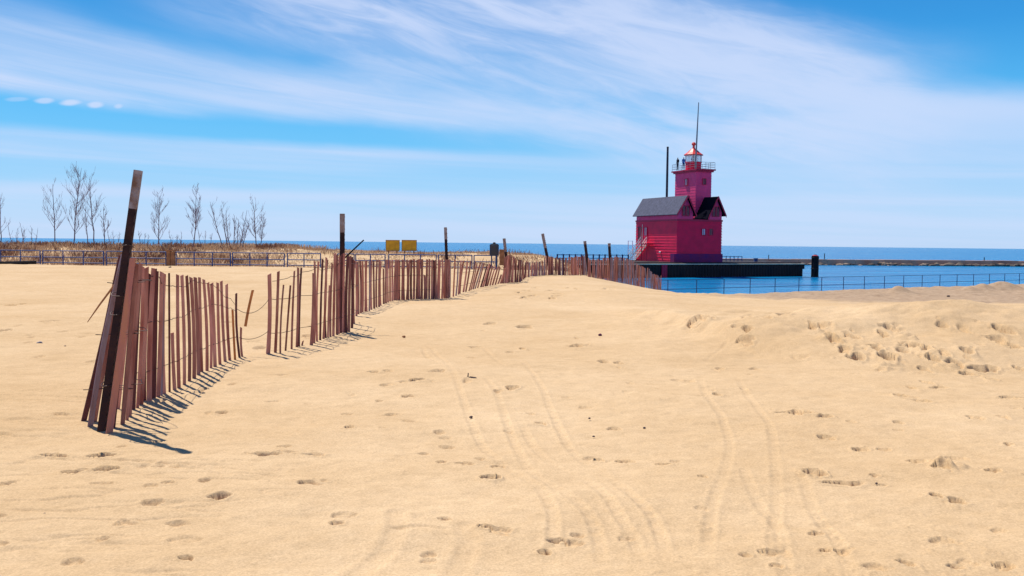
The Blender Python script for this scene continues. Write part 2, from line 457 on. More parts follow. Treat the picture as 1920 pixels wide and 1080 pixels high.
grass_material('dry_grass', [(.42, .27, .16), (.60, .43, .27), (.34, .18, .11), (.70, .53, .36)])
grass_material('dead_brush', [(.10, .05, .045), (.22, .10, .07), (.34, .18, .10), (.08, .045, .055)])


# ------------------------------------------------------------------ mesh builder
class MB:
    def __init__(s): s.v = []; s.f = []

    def add(s, vs, fs):
        n = len(s.v); s.v += [tuple(map(float, p)) for p in vs]; s.f += [tuple(i + n for i in f) for f in fs]

    def box(s, c, ax, ay, az, sx, sy, sz):
        c, ax, ay, az = (np.asarray(q, float) for q in (c, ax, ay, az))
        vs = [c + ax * sx * i + ay * sy * j + az * sz * k for k in (-.5, .5) for j in (-.5, .5) for i in (-.5, .5)]
        s.add(vs, [(0, 2, 3, 1), (4, 5, 7, 6), (0, 1, 5, 4), (2, 6, 7, 3), (0, 4, 6, 2), (1, 3, 7, 5)])

    def prism(s, poly, d):
        """a closed flat polygon (3-D points) pushed along d"""
        n = len(poly); d = np.asarray(d, float)
        vs = [np.asarray(p, float) for p in poly] + [np.asarray(p, float) + d for p in poly]
        fs = [tuple(range(n - 1, -1, -1)), tuple(range(n, 2 * n))] + [(i, (i + 1) % n, (i + 1) % n + n, i + n) for i in range(n)]
        s.add(vs, fs)

    def tube(s, pts, rads, n=6, cap=True):
        pts = [np.asarray(p, float) for p in pts]
        if not hasattr(rads, '__len__'): rads = [rads] * len(pts)
        vs = []; fs = []
        up = None
        for i, p in enumerate(pts):
            t = pts[min(i + 1, len(pts) - 1)] - pts[max(i - 1, 0)]
            t = t / (np.linalg.norm(t) + 1e-9)
            if up is None:
                h = np.array([0, 0, 1.]) if abs(t[2]) < .9 else np.array([1., 0, 0])
                up = np.cross(t, h); up /= np.linalg.norm(up)
            up = up - t * np.dot(up, t); up /= np.linalg.norm(up) + 1e-9
            w = np.cross(t, up)
            for k in range(n):
                a = 2 * math.pi * k / n
                vs.append(p + rads[i] * (math.cos(a) * up + math.sin(a) * w))
        for i in range(len(pts) - 1):
            for k in range(n):
                fs.append((i * n + k, i * n + (k + 1) % n, (i + 1) * n + (k + 1) % n, (i + 1) * n + k))
        if cap:
            fs.append(tuple(range(n - 1, -1, -1))); fs.append(tuple((len(pts) - 1) * n + k for k in range(n)))
        s.add(vs, fs)

    def lathe(s, c, prof, n=12, rot=0.0):
        c = np.asarray(c, float); vs = []; fs = []
        for r, z in prof:
            for k in range(n):
                a = 2 * math.pi * k / n + rot
                vs.append(c + np.array([r * math.cos(a), r * math.sin(a), z]))
        for i in range(len(prof) - 1):
            for k in range(n):
                fs.append((i * n + k, i * n + (k + 1) % n, (i + 1) * n + (k + 1) % n, (i + 1) * n + k))
        fs.append(tuple(range(n - 1, -1, -1))); fs.append(tuple((len(prof) - 1) * n + k for k in range(n)))
        s.add(vs, fs)

    def build(s, name, m, parent=None, smooth=False, origin=None):
        me = bpy.data.meshes.new(name)
        o = bpy.data.objects.new(name, me); COL.objects.link(o)
        if parent is not None:
            off = np.array(ORG[parent.name]); o.parent = parent; ORG[o.name] = tuple(off)
        else:
            off = np.array(origin if origin is not None else np.mean(np.array(s.v), 0)); o.location = off; ORG[o.name] = tuple(off)
        me.from_pydata([tuple(np.array(p) - off) for p in s.v], [], s.f)
        me.materials.append(MAT[m]); me.update()
        bm = bmesh.new(); bm.from_mesh(me); bmesh.ops.recalc_face_normals(bm, faces=bm.faces); bm.to_mesh(me); bm.free()
        if smooth: me.polygons.foreach_set("use_smooth", [True] * len(me.polygons))
        return o


ORG = {}
X_, Y_, Z_ = np.array([1., 0, 0]), np.array([0, 1., 0]), np.array([0, 0, 1.])


def thing(name, loc, label, cat, group=None):
    o = bpy.data.objects.new(name, None); COL.objects.link(o)
    o.empty_display_size = .3
    o.location = tuple(map(float, loc)); ORG[o.name] = tuple(map(float, loc))
    tag(o, label, cat, group)
    return o


def tag(o, label=None, cat=None, group=None, kind=None):
    if label: o['label'] = label
    if cat: o['category'] = cat
    if group: o['group'] = group
    if kind: o['kind'] = kind
    return o


# ------------------------------------------------------------------ beach, lake
build_beach()


def build_lake():
    b = MB()
    s = 40000.0
    b.add([(-s, -s, 0), (s, -s, 0), (s, s, 0), (-s, s, 0)], [(0, 1, 2, 3)])
    o = b.build("lake", 'water', origin=(0, 0, 0))
    o['kind'] = 'structure'


build_lake()

# ------------------------------------------------------------------ snow fence
def picket(parent, B, T, w, m='picket', face=None, thick=.011, label=None, bury=.14):
    """a split lath from B (on the sand) to T"""
    B = np.asarray(B, float); T = np.asarray(T, float)
    ax = T - B; Lg = np.linalg.norm(ax); ax = ax / Lg
    f = np.array([1., 0, 0]) if face is None else np.asarray(face, float)
    a = random.gauss(0, .22)
    f = f - ax * np.dot(f, ax); f /= np.linalg.norm(f)
    g = np.cross(ax, f)
    f, g = f * math.cos(a) + g * math.sin(a), -f * math.sin(a) + g * math.cos(a)
    B = B - ax * bury
    n = 5
    tl = random.uniform(-.6, .6); bow = random.gauss(0, .012); bow2 = random.gauss(0, .010)
    vs = []; fs = []
    for i in range(n + 1):
        t = i / n
        c = B + (T - B) * t + f * bow * math.sin(math.pi * t) + g * bow2 * math.sin(math.pi * t)
        ww = w * (1 + random.gauss(0, .035)) * (1 - .12 * t)
        for sx, sy in ((-.5, -.5), (.5, -.5), (.5, .5), (-.5, .5)):
            e = (tl * sx * w) if i == n else 0
            vs.append(c + f * ww * sx + g * thick * sy + ax * e)
    for i in range(n):
        for k in range(4):
            fs.append((i * 4 + k, i * 4 + (k + 1) % 4, i * 4 + 4 + (k + 1) % 4, i * 4 + 4 + k))
    fs.append((3, 2, 1, 0)); fs.append(tuple(n * 4 + k for k in range(4)))
    b = MB(); b.add(vs, fs)
    o = b.build("picket", m, parent)
    if label: o['label'] = label
    return o


def px_line(ub, vb, ut, vt, lean_y=0.0):
    B = G(ub, vb)
    T = at(ut, vt, B[1] + lean_y)
    return B, T


def steel_post(parent, B, T, w, tip, holes=True):
    """flanged steel fence post with a pale painted top"""
    B = np.asarray(B, float); T = np.asarray(T, float)
    ax = T - B; Lg = np.linalg.norm(ax); ax /= Lg
    f = X_ - ax * np.dot(X_, ax); f /= np.linalg.norm(f); g = np.cross(ax, f)

    def channel(mb, p0, p1, sc):
        h = w * sc * .5; t = .16 * w; dpt = .75 * w
        prof = [(-h, dpt), (-h, -.0), (h, -.0), (h, dpt), (h - t, dpt), (h - t, t), (-h + t, t), (-h + t, dpt)]
        poly = [np.asarray(p0) + f * x + g * (y - .3 * w) for x, y in prof]
        mb.prism(poly, np.asarray(p1) - np.asarray(p0))
    k = T - ax * tip
    mb = MB(); channel(mb, B - ax * .3, k, 1.0)
    # studs along the right edge
    nst = int(Lg / .085)
    for i in range(nst):
        c = B + ax * (Lg - tip) * (i + .5) / nst + f * (w * .53) + g * (-.1 * w)
        mb.box(c, f, g, ax, w * .16, w * .3, .022)
    o = mb.build("steel_post", 'post_dark', parent)
    mb = MB(); channel(mb, k, T, 1.04)
    for i in range(max(2, int(tip / .085))):
        c = k + ax * tip * (i + .5) / max(2, int(tip / .085)) + f * (w * .55) + g * (-.1 * w)
        mb.box(c, f, g, ax, w * .16, w * .3, .024)
    mb.build("painted_tip", 'post_tip', o)
    return o


def wire(parent, pts, r=.0028):
    b = MB(); b.tube(pts, r, 4)
    return b.build("wire", 'wire', parent)


def fence_wires(parent, L, fr, r=.0028, sag=.012, back=.012):
    """L: list of (B, T) lines the wires are twisted round"""
    for q in fr:
        pts = []
        for i, (B, T) in enumerate(L):
            d = T - B
            hgt = q * 1.12
            t = min(hgt / np.linalg.norm(d), .97)
            p = B + d * t
            pts.append(p)
        raw = np.array(pts); k = len(raw); sm = raw.copy()
        for i in range(k):
            sm[i] = raw[max(0, i - 3):i + 4].mean(0) * [0, 1, 1] + raw[i] * [1, 0, 0]
        out = []
        for i in range(k):
            p = sm[i] + np.array([0, -back if i % 2 else back * .6, random.gauss(0, .003)])
            if out:
                m_ = (out[-1] + p) / 2; m_[2] -= sag * random.random(); out.append(m_)
            out.append(p)
        wire(parent, out, r)


# section A: by the nearest post
A_rows = [(156,791,227,478,11,'picket_dark'),(171,799,231,480,12,'picket_grey'),(178,793,236,486,9,'picket'),
 (205,809,249,484,14,'picket_pink'),(221,768,250,492,8,'picket'),(230,797,256,494,9,'picket'),(243,783,264,494,9,'picket'),
 (250,768,263,500,9,'picket_dark'),(263,758,274,502,12,'picket'),(271,751,280,513,12,'picket_dark'),(281,752,288,503,11,'picket'),
 (284,748,294,508,9,'picket_dark'),(296,744,303,510,9,'picket'),(214,801,251,500,6,'picket_dark'),(238,790,259,497,6,'picket'),(257,763,268,500,7,'picket'),(288,747,291,505,7,'picket_dark'),(302,742,305,511,5,'picket_grey'),(309,739,308,513,9,'picket'),(318,735,317,512,5,'picket_dark'),(328,731,323,624,8,'picket'),
 (336,727,333,515,8,'picket'),(345,722,341,516,8,'picket'),(354,716,350,517,7.5,'picket'),(363,711,358,520,8.5,'picket'),(372,706,366,520,8.5,'picket'),
 (379,702,374,520,7,'picket'),(387,699,382,524,7,'picket'),(394,694,390,530,6,'picket'),(403,690,397,531,8,'picket'),(413,686,408,530,6.5,'picket'),
 (423,681,415,527,7,'picket'),(432,678,425,533,6.5,'picket'),(441,676,436,581,5,'picket_orange'),(451,671,443,550,5.5,'picket_dark'),(456,669,452,614,5,'picket')]
tA = thing('snow_fence', G(205, 809), 'nearest stretch of reddish wooden snow fence, against the tallest dark steel post', 'fence', 'stretches of wooden snow fence')
LA = []
for ub, vb, ut, vt, w, mm in A_rows:
    B, T = px_line(ub, vb, ut, vt, random.uniform(-.05, .05) + .1 * (ub < 215))
    LA.append((B, T)) if w > 7.1 or ub > 310 else None
    lb = {'picket_grey': 'bluish grey picket left of the post', 'picket_pink': 'wide pinkish picket right of the post'}.get(mm)
    picket(tA, B, T, (.80 if ub > 300 else .86) * w * B[1] / F, mm, face=(.72, .69, 0), label=lb)
PA_B, PA_T = px_line(194, 803, 262, 320, .12)
steel_post(tA, PA_B - Y_ * .03, PA_T - Y_ * .03, .052, .29)
fence_wires(tA, LA, (.24, .62, .98), .0030)
# tie wires round the post
axp = (PA_T - PA_B) / np.linalg.norm(PA_T - PA_B)
for hh, wd in ((1.0, .075), (.86, .06), (.33, .05), (1.38, .042)):
    c = PA_B + axp * hh
    ring = [c + np.array([wd * math.cos(t) * .9, -.06 * math.sin(t) - .02, -.25 * wd * math.cos(t) + .01 * math.sin(2 * t)]) for t in np.linspace(-.4, 2 * math.pi - .9, 16)]
    wire(tA, ring, .0035)
# slack wires across the gap and the orange picket that hangs on them
B_first = px_line(501.5, 664, 505, 514)
for q, dip in ((.72, .10), (.30, .05)):
    p0 = LA[-2][0] + (LA[-2][1] - LA[-2][0]) * min(q * 1.05, .85); p1 = B_first[0] + (B_first[1] - B_first[0]) * q * .95
    wire(tA, [p0 + (p1 - p0) * t - Z_ * dip * 4 * t * (1 - t) for t in np.linspace(0, 1, 10)], .0032)
hb = at(460, 612, 11.0); ht = at(474, 544, 11.1)
picket(tA, hb, ht, .034, 'picket_orange', label='short orange picket hanging in the wire gap', bury=0)
# broken lath caught behind the post
b = MB(); q0 = at(164, 604, 7.05); q1 = at(226, 518, 6.95)
b.tube([q0, q0 + (q1 - q0) * .35 + Z_ * .004, q0 + (q1 - q0) * .7, q1], [.003, .007, .008, .008], 5)
b.build('broken_lath', 'wood_brown', tA)

# section B: round the second post
B_rows = [(501.5,664,505,514,8.6),(516,661,522,509,6),(526.5,663,531.7,534,3.6),(535.4,657,544.6,535,4),(547,654,552,508,4),(556,651,559,502,5),(561,650,565,502,4.5),(568.4,648,568.4,639,3.5),
 (583,647,588.5,512,7),(588.5,643,590,490,4),(595,640,597,490,4),(600.6,637,605,486,4.5),(606,635.5,612,483,5),(612,634,614,487,4),(615,633,618,535,4),(620,631,623,494,4.5),(625,630,628,475,6),(632,627,632,478,5),(636,625.5,636.5,481,4),(640,624.5,641,477,4.5),
 (643.7,624,645,475,5),(649,624,652,480,6),(654,622,656.6,480,6),(659.5,615.5,660,482,5.5),(664,607,664,488,5),(668,592.5,668,490,5),(672,587,671,490,4)]
tB = thing('snow_fence', G(638, 625), 'gappy stretch of wooden snow fence round the second tallest post, starting with a lone picket', 'fence', 'stretches of wooden snow fence')
LB = []
for ub, vb, ut, vt, w in B_rows:
    B, T = px_line(ub, vb, ut, vt, random.uniform(-.06, .06))
    LB.append((B, T)); picket(tB, B, T, .9 * w * B[1] / F, 'picket' if random.random() < .8 else 'picket_dark', face=(.85, .5, 0))
PB = px_line(638, 624, 638, 400)
steel_post(tB, PB[0] + Y_ * .16, PB[1] + Y_ * .16, .068, .29)
fence_wires(tB, [l for l in LB if np.linalg.norm(l[1] - l[0]) > .5], (.22, .60, .95), .0034)
b = MB(); q0 = at(648, 482, 14.2); q1 = at(682, 450, 14.3)
b.tube([q0 - (q1 - q0) * .5, q0, q1], [.012, .013, .011], 5)
b.build('leaning_stick', 'black_timber', tB)


def interp(tab, u):
    us, vs = zip(*tab)
    return float(np.interp(u, us, vs))


def fence_run(u0, u1, step, base, top, lean, label, post=None, depth=None, face=(1, .2, 0), wpx=4.6, post_w=.068, tip=.3, jit=1.5, mats=('picket',) * 6 + ('picket_dark', 'picket_pink', 'picket_grey')):
    um = (u0 + u1) / 2
    t = thing('snow_fence', G(um, interp(base, um)), label, 'fence', 'stretches of wooden snow fence')
    u = u0; LL = []
    while u < u1:
        vb = interp(base, u); ut = u + interp(lean, u) + random.gauss(0, .8); vt = interp(top, u) + random.uniform(-jit, jit)
        if random.random() < .05: vt += (vb - vt) * random.uniform(.15, .5)
        if depth:
            yy = interp(depth, u); B = at(u, vb, yy); T = at(ut, vt, yy); g_ = float(H0(B[0], B[1]))
            B = B + (T - B) * ((g_ - B[2]) / (T[2] - B[2]))
        else:
            B, T = px_line(u, vb, ut, vt, random.uniform(-.06, .06))
        LL.append((B, T)); picket(t, B, T, wpx * random.uniform(.75, 1.2) * B[1] / F, random.choice(mats), face=face, thick=.014)
        u += step * random.uniform(.65, 1.35)
    for p in (post or []):
        for du in (-1.6, 1.2):
            if not depth:
                B, T = px_line(p[0] + du, p[1], p[0] + du, interp(top, p[0]))
                picket(t, B, T, wpx * B[1] / F, 'picket', face=face, thick=.014)
    fence_wires(t, LL, (.2, .52, .82), .004)
    for p in (post or []):
        B, T = px_line(*p)
        if depth:
            yy = interp(depth, p[0]); B = at(p[0], p[1], yy); T = at(p[2], p[3], yy); B[2] = H0(B[0], B[1])
        steel_post(t, B + Y_ * .2, T + Y_ * .2, post_w, tip)
    return t


BASE = [(676,586),(690,583),(710,575),(727,567),(744,562),(767,561),(796,560),(824,559.5),(836,558),(853,554),(882,544),(900,539),(910,537),(930,534),(940,531),(977,528),(986,521),(1000,517.5),(1027,516),(1099,516.5),(1112,516)]
TOP = [(676,489),(760,487),(850,487),(865,489),(890,493),(905,495),(940,504)]
fence_run(676, 846, 3.9, BASE, TOP, [(676, 0), (846, 1)], 'long dense stretch of wooden snow fence below the two yellow boards, with the third post', [(839,559,834,426)], face=(1, .25, 0), wpx=4.0)
fence_run(850, 939, 4.4, BASE, TOP, [(850, 3), (870, 9), (880, 14), (940, 8)], 'stretch of snow fence whose pickets all lean right, below the dark notice board', None, face=(.9, .45, 0), wpx=3.4)
TOP2 = [(941,482),(950,478),(957,479),(967,485),(977,489),(985,491),(1017,491),(1025,481),(1040,483),(1070,483),(1100,479)]
fence_run(942, 1021, 2.5, BASE, TOP2, [(941, 4), (960, 2), (1021, 0)], 'sagging stretch of wooden snow fence that dips in its middle, between two left-tilted posts', [(954,528,945,447)], face=(.9, .4, 0), wpx=2.7, post_w=.10, tip=.5)
fence_run(1023, 1101, 2.3, BASE, TOP2, [(1023, 0), (1101, 0)], 'level-topped stretch of wooden snow fence beginning at the most tilted of its posts', [(1033,516,1017.5,438)], face=(1, .2, 0), wpx=2.5, post_w=.12, tip=.65)
BASE3 = [(1103,517),(1120,515.5),(1147,516),(1175,521),(1202,530),(1227,536),(1240,539)]
TOP3 = [(1103,484),(1110,487),(1127,486),(1147,482),(1165,482),(1184,488),(1202,499),(1218,504),(1224,514),(1240,516)]
fence_run(1103, 1240, 2.1, BASE3, TOP3, [(1103, 0), (1240, -1)], 'farthest stretch of wooden snow fence, running down the sand towards the red lighthouse', [(1106,517,1097,452), (1147,516,1143,456)], [(1103,41.5),(1147,43.5),(1175,45),(1202,47),(1240,50)], face=(.9, .4, 0), wpx=2.1, post_w=.12, tip=.15, mats=('picket', 'picket', 'picket_grey', 'picket_grey', 'picket_pink'))

# ------------------------------------------------------------------ railings
def railing(P0, P1, nb, label, group, m='rail_blue', h=1.07, rails=(1.0, .55, .14), pr=.038, rr=.033, ext=.25, name='railing'):
    P0 = np.asarray(P0, float); P1 = np.asarray(P1, float)
    d = (P1 - P0); Lg = np.linalg.norm(d); d /= Lg
    t = thing(name, P0, label, 'railing', group)
    for i in range(nb + 1):
        p = P0 + (P1 - P0) * i / nb
        b = MB(); b.tube([p - Z_ * ext, p + Z_ * (h * 1.01)], pr, 8); b.build('post', m, t)
    nm = {0: 'top_rail', 1: 'middle_rail', 2: 'bottom_rail'}
    for k, q in enumerate(rails):
        b = MB(); b.tube([P0 + Z_ * h * q, P1 + Z_ * h * q], rr, 8); b.build(nm.get(k, 'rail'), m, t)
    return t


YR = 60.0


def rpt(u, y=YR, z=2.60):
    r = ray(u, 470); x = r[0] / r[1] * y
    return np.array([x, y, z])


secs = [(-150, -5, 3), (1, 75, 2), (80, 194, 3), (199, 311, 3), (330, 432, 3), (436, 533, 3), (539, 601, 2), (633, 664, 1), (667, 722, 2), (729, 818, 3), (822, 885, 2), (889, 930, 1)]
lab = ['blue pipe railing of which only the cut right end shows at the left edge', 'blue pipe railing leftmost in full view, in front of the dry dune grass',
 'three-bay blue pipe railing directly below the tallest bare tree', 'three-bay blue pipe railing crossing behind the tallest fence post', 'three-bay blue pipe railing just right of the short brown wooden post',
 'three-bay blue pipe railing below the bushy many-stemmed bare tree', 'two-bay blue pipe railing just left of the second tallest fence post', 'single-bay blue pipe railing just right of the second tallest fence post',
 'two-bay blue pipe railing below and left of the left yellow board', 'three-bay blue pipe railing below the right yellow board', 'two-bay blue pipe railing just right of the third fence post',
 'short blue pipe railing at the foot of the dark notice board']
for (a, c, nb), l in zip(secs, lab):
    railing(rpt(a), rpt(c), nb, l, 'blue railings in front of the dune', h=1.17, rails=(1.0, .64, .33))
# short wooden post in the gap
c = rpt(320); b = MB()
b.box(c + Z_ * .5 - X_ * .12, X_, Y_, Z_, .22, .22, 1.5); b.box(c + Z_ * .48 + X_ * .14, X_, Y_, Z_, .24, .2, 1.42); b.box(c + Z_ * 1.27, X_, Y_, Z_, .56, .28, .07)
tag(b.build('wooden_post', 'wood_brown'), 'short brown wooden post filling a gap between blue railings', 'post')
# black strip added as the shade along the sand at the left
c0 = at(-60, 497, 49.5); c1 = at(66, 493.5, 52.0); b = MB()
d = (c1 - c0); Ld = np.linalg.norm(d); d /= Ld
b.box((c0 + c1) / 2 - Z_ * .02, d, np.cross(Z_, d), Z_, Ld, .3, .22); b.box((c0 + c1) / 2 - Z_ * .02 + np.cross(Z_, d) * .4 + d * .5, d, np.cross(Z_, d), Z_, Ld * .8, .3, .3)
tag(b.build('shade_strip', 'black_timber'), 'low black strip standing in for shade on the sand below the leftmost railings', 'shade')

# channel railing on the right
Q0 = np.array([12.5, 54.0]); QD = np.array([.826, .563])
def qpt(s, z=1.5): p = Q0 + QD * s; return np.array([p[0], p[1], z])
railing(qpt(-9.0), qpt(60.0), 30, 'long thin navy railing along the channel behind the right-hand sand', None, 'rail_navy', 1.1, (1.0, .52), .024, .016, .5)

# ------------------------------------------------------------------ signs
def board(u0, u1, v0, v1, y, m, label, name, frame=None):
    p0 = at(u0, v1, y); p1 = at(u1, v0, y)
    w = p1[0] - p0[0]; h = p1[2] - p0[2]; c = (p0 + p1) / 2
    g = H0(c[0], y)
    t = thing(name, (c[0], y, float(g)), label, 'sign')
    b = MB(); b.box(c, X_, Y_, Z_, w, .04, h); b.build('panel', m, t)
    for s in (-1, 1):
        b = MB(); b.box((c[0] + s * w * .32, y + .065, (g - .3 + c[2] + h * .4) / 2), X_, Y_, Z_, .08, .08, float(c[2] + h * .4 - g + .3)); b.build('leg', frame or 'wood_brown', t)
    return t, c, w, h


for u0, u1, l in ((724, 748.5, 'left one of two blank yellow-brown boards above the dune'), (754, 780.5, 'right one of two blank yellow-brown boards above the dune, the wider one')):
    t, c, w, h = board(u0, u1, 451, 469.5, 74, 'sign_yellow', l, 'sign_board')
    b = MB()
    for s in (-1, 1):
        b.box(c + X_ * s * (w / 2 + .02), X_, Y_, Z_, .04, .06, h + .08); b.box(c + Z_ * s * (h / 2 + .02), X_, Y_, Z_, w, .06, .04)
    b.build('frame', 'wood_brown', t)
t, c, w, h = board(919, 934.5, 459, 479, 58.5, 'sign_dark', 'dark notice board with a small peaked cap standing behind the leaning pickets', 'notice_board', 'rail_navy')
b = MB(); b.prism([c + X_ * x + Z_ * (h / 2 + z) - Y_ * .03 for x, z in ((-w * .5, .003), (w * .5, .003), (w * .46, .05), (w * .2, .07), (w * .12, .16), (-w * .12, .16), (-w * .2, .07), (-w * .46, .05))], (0, .06, 0)); b.build('cap', 'sign_dark', t)
b = MB()
for s in (-1, 1): b.box(c + X_ * s * (w / 2 + .015), X_, Y_, Z_, .035, .07, h)
b.build('frame', 'rail_navy', t)
# small brown post at the right of the notice board
c = at(941, 484, 57.5); b = MB(); b.box(c, X_, Y_, Z_, .30, .2, .9); b.box(c + Z_ * .50, X_, Y_, Z_, .34, .24, .1)
tag(b.build('wooden_post', 'wood_brown'), 'stubby brown wooden post right of the dark notice board', 'post')

# ------------------------------------------------------------------ dune plants
def blades(name, pts, hs, widths, mname, label):
    n = len(pts)
    a = rng.uniform(0, 2 * math.pi, n); lean = rng.normal(0, .38, (n, 2)) * hs[:, None]
    w = widths[:, None] * np.stack([np.cos(a), np.sin(a)], 1)
    v = np.zeros((n, 4, 3))
    v[:, 0, :2] = pts[:, :2] - w; v[:, 1, :2] = pts[:, :2] + w
    v[:, 2, :2] = pts[:, :2] + lean + w * .4; v[:, 3, :2] = pts[:, :2] + lean - w * .4
    v[:, 0, 2] = v[:, 1, 2] = pts[:, 2] - .03
    v[:, 2, 2] = pts[:, 2] + hs; v[:, 3, 2] = pts[:, 2] + hs * rng.uniform(.8, 1.1, n)
    me = bpy.data.meshes.new(name)
    me.vertices.add(n * 4); me.vertices.foreach_set("co", v.ravel())
    me.loops.add(n * 4); me.loops.foreach_set("vertex_index", np.arange(n * 4, dtype=np.int32))
    me.polygons.add(n); me.polygons.foreach_set("loop_start", (np.arange(n) * 4).astype(np.int32))
    at_ = me.attributes.new("tint", 'FLOAT', 'POINT')
    clump = np.clip(.5 + 1.1 * fbm(pts[:, 0] * 1.1, pts[:, 1] * .9, 21, 3) + rng.normal(0, .24, n), 0, 1)
    at_.data.foreach_set("value", np.repeat(clump, 4).astype(np.float32))
    me.update(calc_edges=True)
    me.materials.append(MAT[mname])
    o = bpy.data.objects.new(name, me); COL.objects.link(o)
    return tag(o, label, 'grass', kind='stuff')


def scatter(n, x0, x1, y0, y1, thr, seed, sc=.35):
    x = rng.uniform(x0, x1, n); y = rng.uniform(y0, y1, n)
    k = fbm(x * sc, y * sc, seed, 3) > thr
    x, y = x[k], y[k]
    return np.stack([x, y, H0(x, y)], 1)


P = scatter(80000, -62, 6.5, 60.6, 84, -.30, 3)
blades('dune_grass', P, rng.uniform(.07, .30, len(P)) * np.where(P[:, 0] < -17, 1.0, .42) * (.75 + .9 * (fbm(P[:, 0] * .3, P[:, 1] * .3, 66, 3) > .02)), rng.uniform(.012, .035, len(P)), 'dry_grass', 'dry tan grass covering the low dune behind the blue railings')
P2 = scatter(90000, -62, 6.0, 61.2, 82, .16, 12, .45)
P2 = P2[rng.random(len(P2)) < np.where(P2[:, 0] < -18, .95, .12)]
o = blades('dead_brush', P2, rng.uniform(.12, .52, len(P2)), rng.uniform(.008, .03, len(P2)), 'dead_brush', 'dark brown dead brush among the dune grass below the bare trees')
# tufts of grass on the sand fringe, just beyond the dipping fence
P3 = scatter(4000, .0, 3.4, 52, 62, .0, 30, .5)
P3 = P3[(P3[:, 2] > 2.0)]
blades('dune_grass', P3, rng.uniform(.15, .45, len(P3)), rng.uniform(.015, .04, len(P3)), 'dry_grass', 'brown tussock grass beyond the sagging stretch of snow fence')


def bare_tree(u, vt, y, label, stems=1, spread=.0, dense=1.0, group='bare trees on the dune', rad=.036, name='bare_tree', cat='tree'):
    r = ray(u, 450); x = r[0] / r[1] * y
    g = float(H0(x, y)); top = at(u, vt, y)[2]
    Ht = top - g
    t = thing(name, (x, y, g), label, cat, group)
    twigs = MB()
    for s in range(stems):
        az = random.uniform(0, 6.28) if stems == 1 else (s / max(1, stems - 1) * 2 - 1)
        h = Ht * (1 if s == 0 else random.uniform(.65, .97))
        lean = np.array([spread * az * h if stems > 1 else random.gauss(0, .035) * h, random.gauss(0, .05) * h, 0])
        base = np.array([x + (az * .10 * stems if stems > 1 else 0), y + random.gauss(0, .1), g - .1])
        n = 9; pts = []; rr = []
        wob = np.zeros(3)
        for i in range(n):
            q = i / (n - 1)
            wob = wob + np.array([random.gauss(0, .028), random.gauss(0, .028), 0]) * h * .22
            pts.append(base + np.array([0, 0, h * q]) + lean * q ** .9 + wob); rr.append(rad * (1 - q) ** .8 * (h / 5) ** .5 + .009)
        b = MB(); b.tube(pts, rr, 6); b.build('trunk', 'bark', t, True)

        def branch(p, d, L, r0, lvl):
            m = 5; bp = [p]; br = [r0]; dd = d / np.linalg.norm(d)
            for i in range(1, m):
                dd = dd + np.array([random.gauss(0, .07), random.gauss(0, .07), random.gauss(.09, .05)]); dd /= np.linalg.norm(dd)
                bp.append(bp[-1] + dd * L / (m - 1)); br.append(.6 * r0 * (1 - i / m) + .003)
            twigs.tube(bp, br, 4, False)
            if lvl < 2:
                for _ in range(int((4 if lvl == 0 else 3) * dense + random.random())):
                    i = random.randint(1, m - 1)
                    sd = dd * .9 + np.array([random.gauss(0, .45), random.gauss(0, .45), random.uniform(.1, .6)])
                    branch(bp[i], sd, L * random.uniform(.35, .65), r0 * .55, lvl + 1)
        for k in range(int(21 * dense)):
            q = random.uniform(.16, .97); i = q * (n - 1); i0 = int(i)
            p = pts[i0] + (pts[min(i0 + 1, n - 1)] - pts[i0]) * (i - i0)
            a = random.uniform(0, 6.28); up = random.uniform(.75, 1.7)
            branch(p, np.array([math.cos(a), math.sin(a), up]), h * random.uniform(.16, .32) * (1.15 - .65 * q), .017 * (1.25 - q) + .006, 0)
    twigs.build('crown', 'twig', t)
    return t


TREES = [(3, 368, 76, 'bare sapling half cut off at the left edge of the picture', 1, 0, .8),
 (104, 343, 75, 'slim bare tree leaning slightly, just left of the tallest bare tree', 1, 0, .8), (141, 311, 74, 'tallest bare tree on the dune, with a forked upright crown', 1, 0, 1.25),
 (177, 331, 76, 'slender straight bare tree just right of the tallest bare tree', 1, 0, .8), (163, 383, 78, 'thin short bare sapling between the tallest tree and the slender straight one', 1, 0, .5),
 (195, 386, 75, 'short bare tree nearest on the left of the tallest fence post', 1, 0, .8), (296, 366, 75, 'bare tree just right of the tallest fence post, with a low side branch', 1, 0, 1.1),
 (361, 352, 75, 'lone bare tree midway between the post and the bushy many-stemmed tree', 1, 0, 1.1), (438, 377, 75, 'bushy bare tree with many stems fanning from its foot', 7, .26, .55),
 (484, 372, 76, 'bare tree of two diverging stems, rightmost on the dune', 2, .09, .8)]
for u, vt, y, l, n, sp, dn in TREES: bare_tree(u, vt, y, l, n, sp, dn)
for u, vt, l in ((32, 422, 'twiggy leafless shrub beside the left edge sapling'), (58, 417, 'twiggy leafless shrub between the left edge sapling and the slim leaning tree'), (213, 425, 'small leafless shrub right of the short bare tree'), (330, 432, 'low leafless shrub between the two trees right of the post'), (270, 430, 'low leafless shrub just right of the tallest fence post'), (385, 425, 'spindly leafless shrub leaning right beside the lone bare tree')):
    bare_tree(u, vt, 77, l, 3, .18, .35, 'leafless shrubs on the dune', .02, 'bare_shrub', 'shrub')

# ------------------------------------------------------------------ lighthouse
D = 131.0
r = ray(1268, 497); CX = r[0] / r[1] * D; C0 = np.array([CX, D, 0.0])
AV = np.array([-.39, .9208, 0]); BV = np.array([.9208, .39, 0])
KA, KB = 1.337, .812
WA, WB = 8.5, 9.5
ZD = 1.95


def lp(a, b, z): return C0 + AV * a * KA + BV * b * KB + Z_ * z


LH = thing('lighthouse', lp(WA / 2, WB / 2, ZD), 'big square red lighthouse with twin gables and a short lantern tower', 'lighthouse')


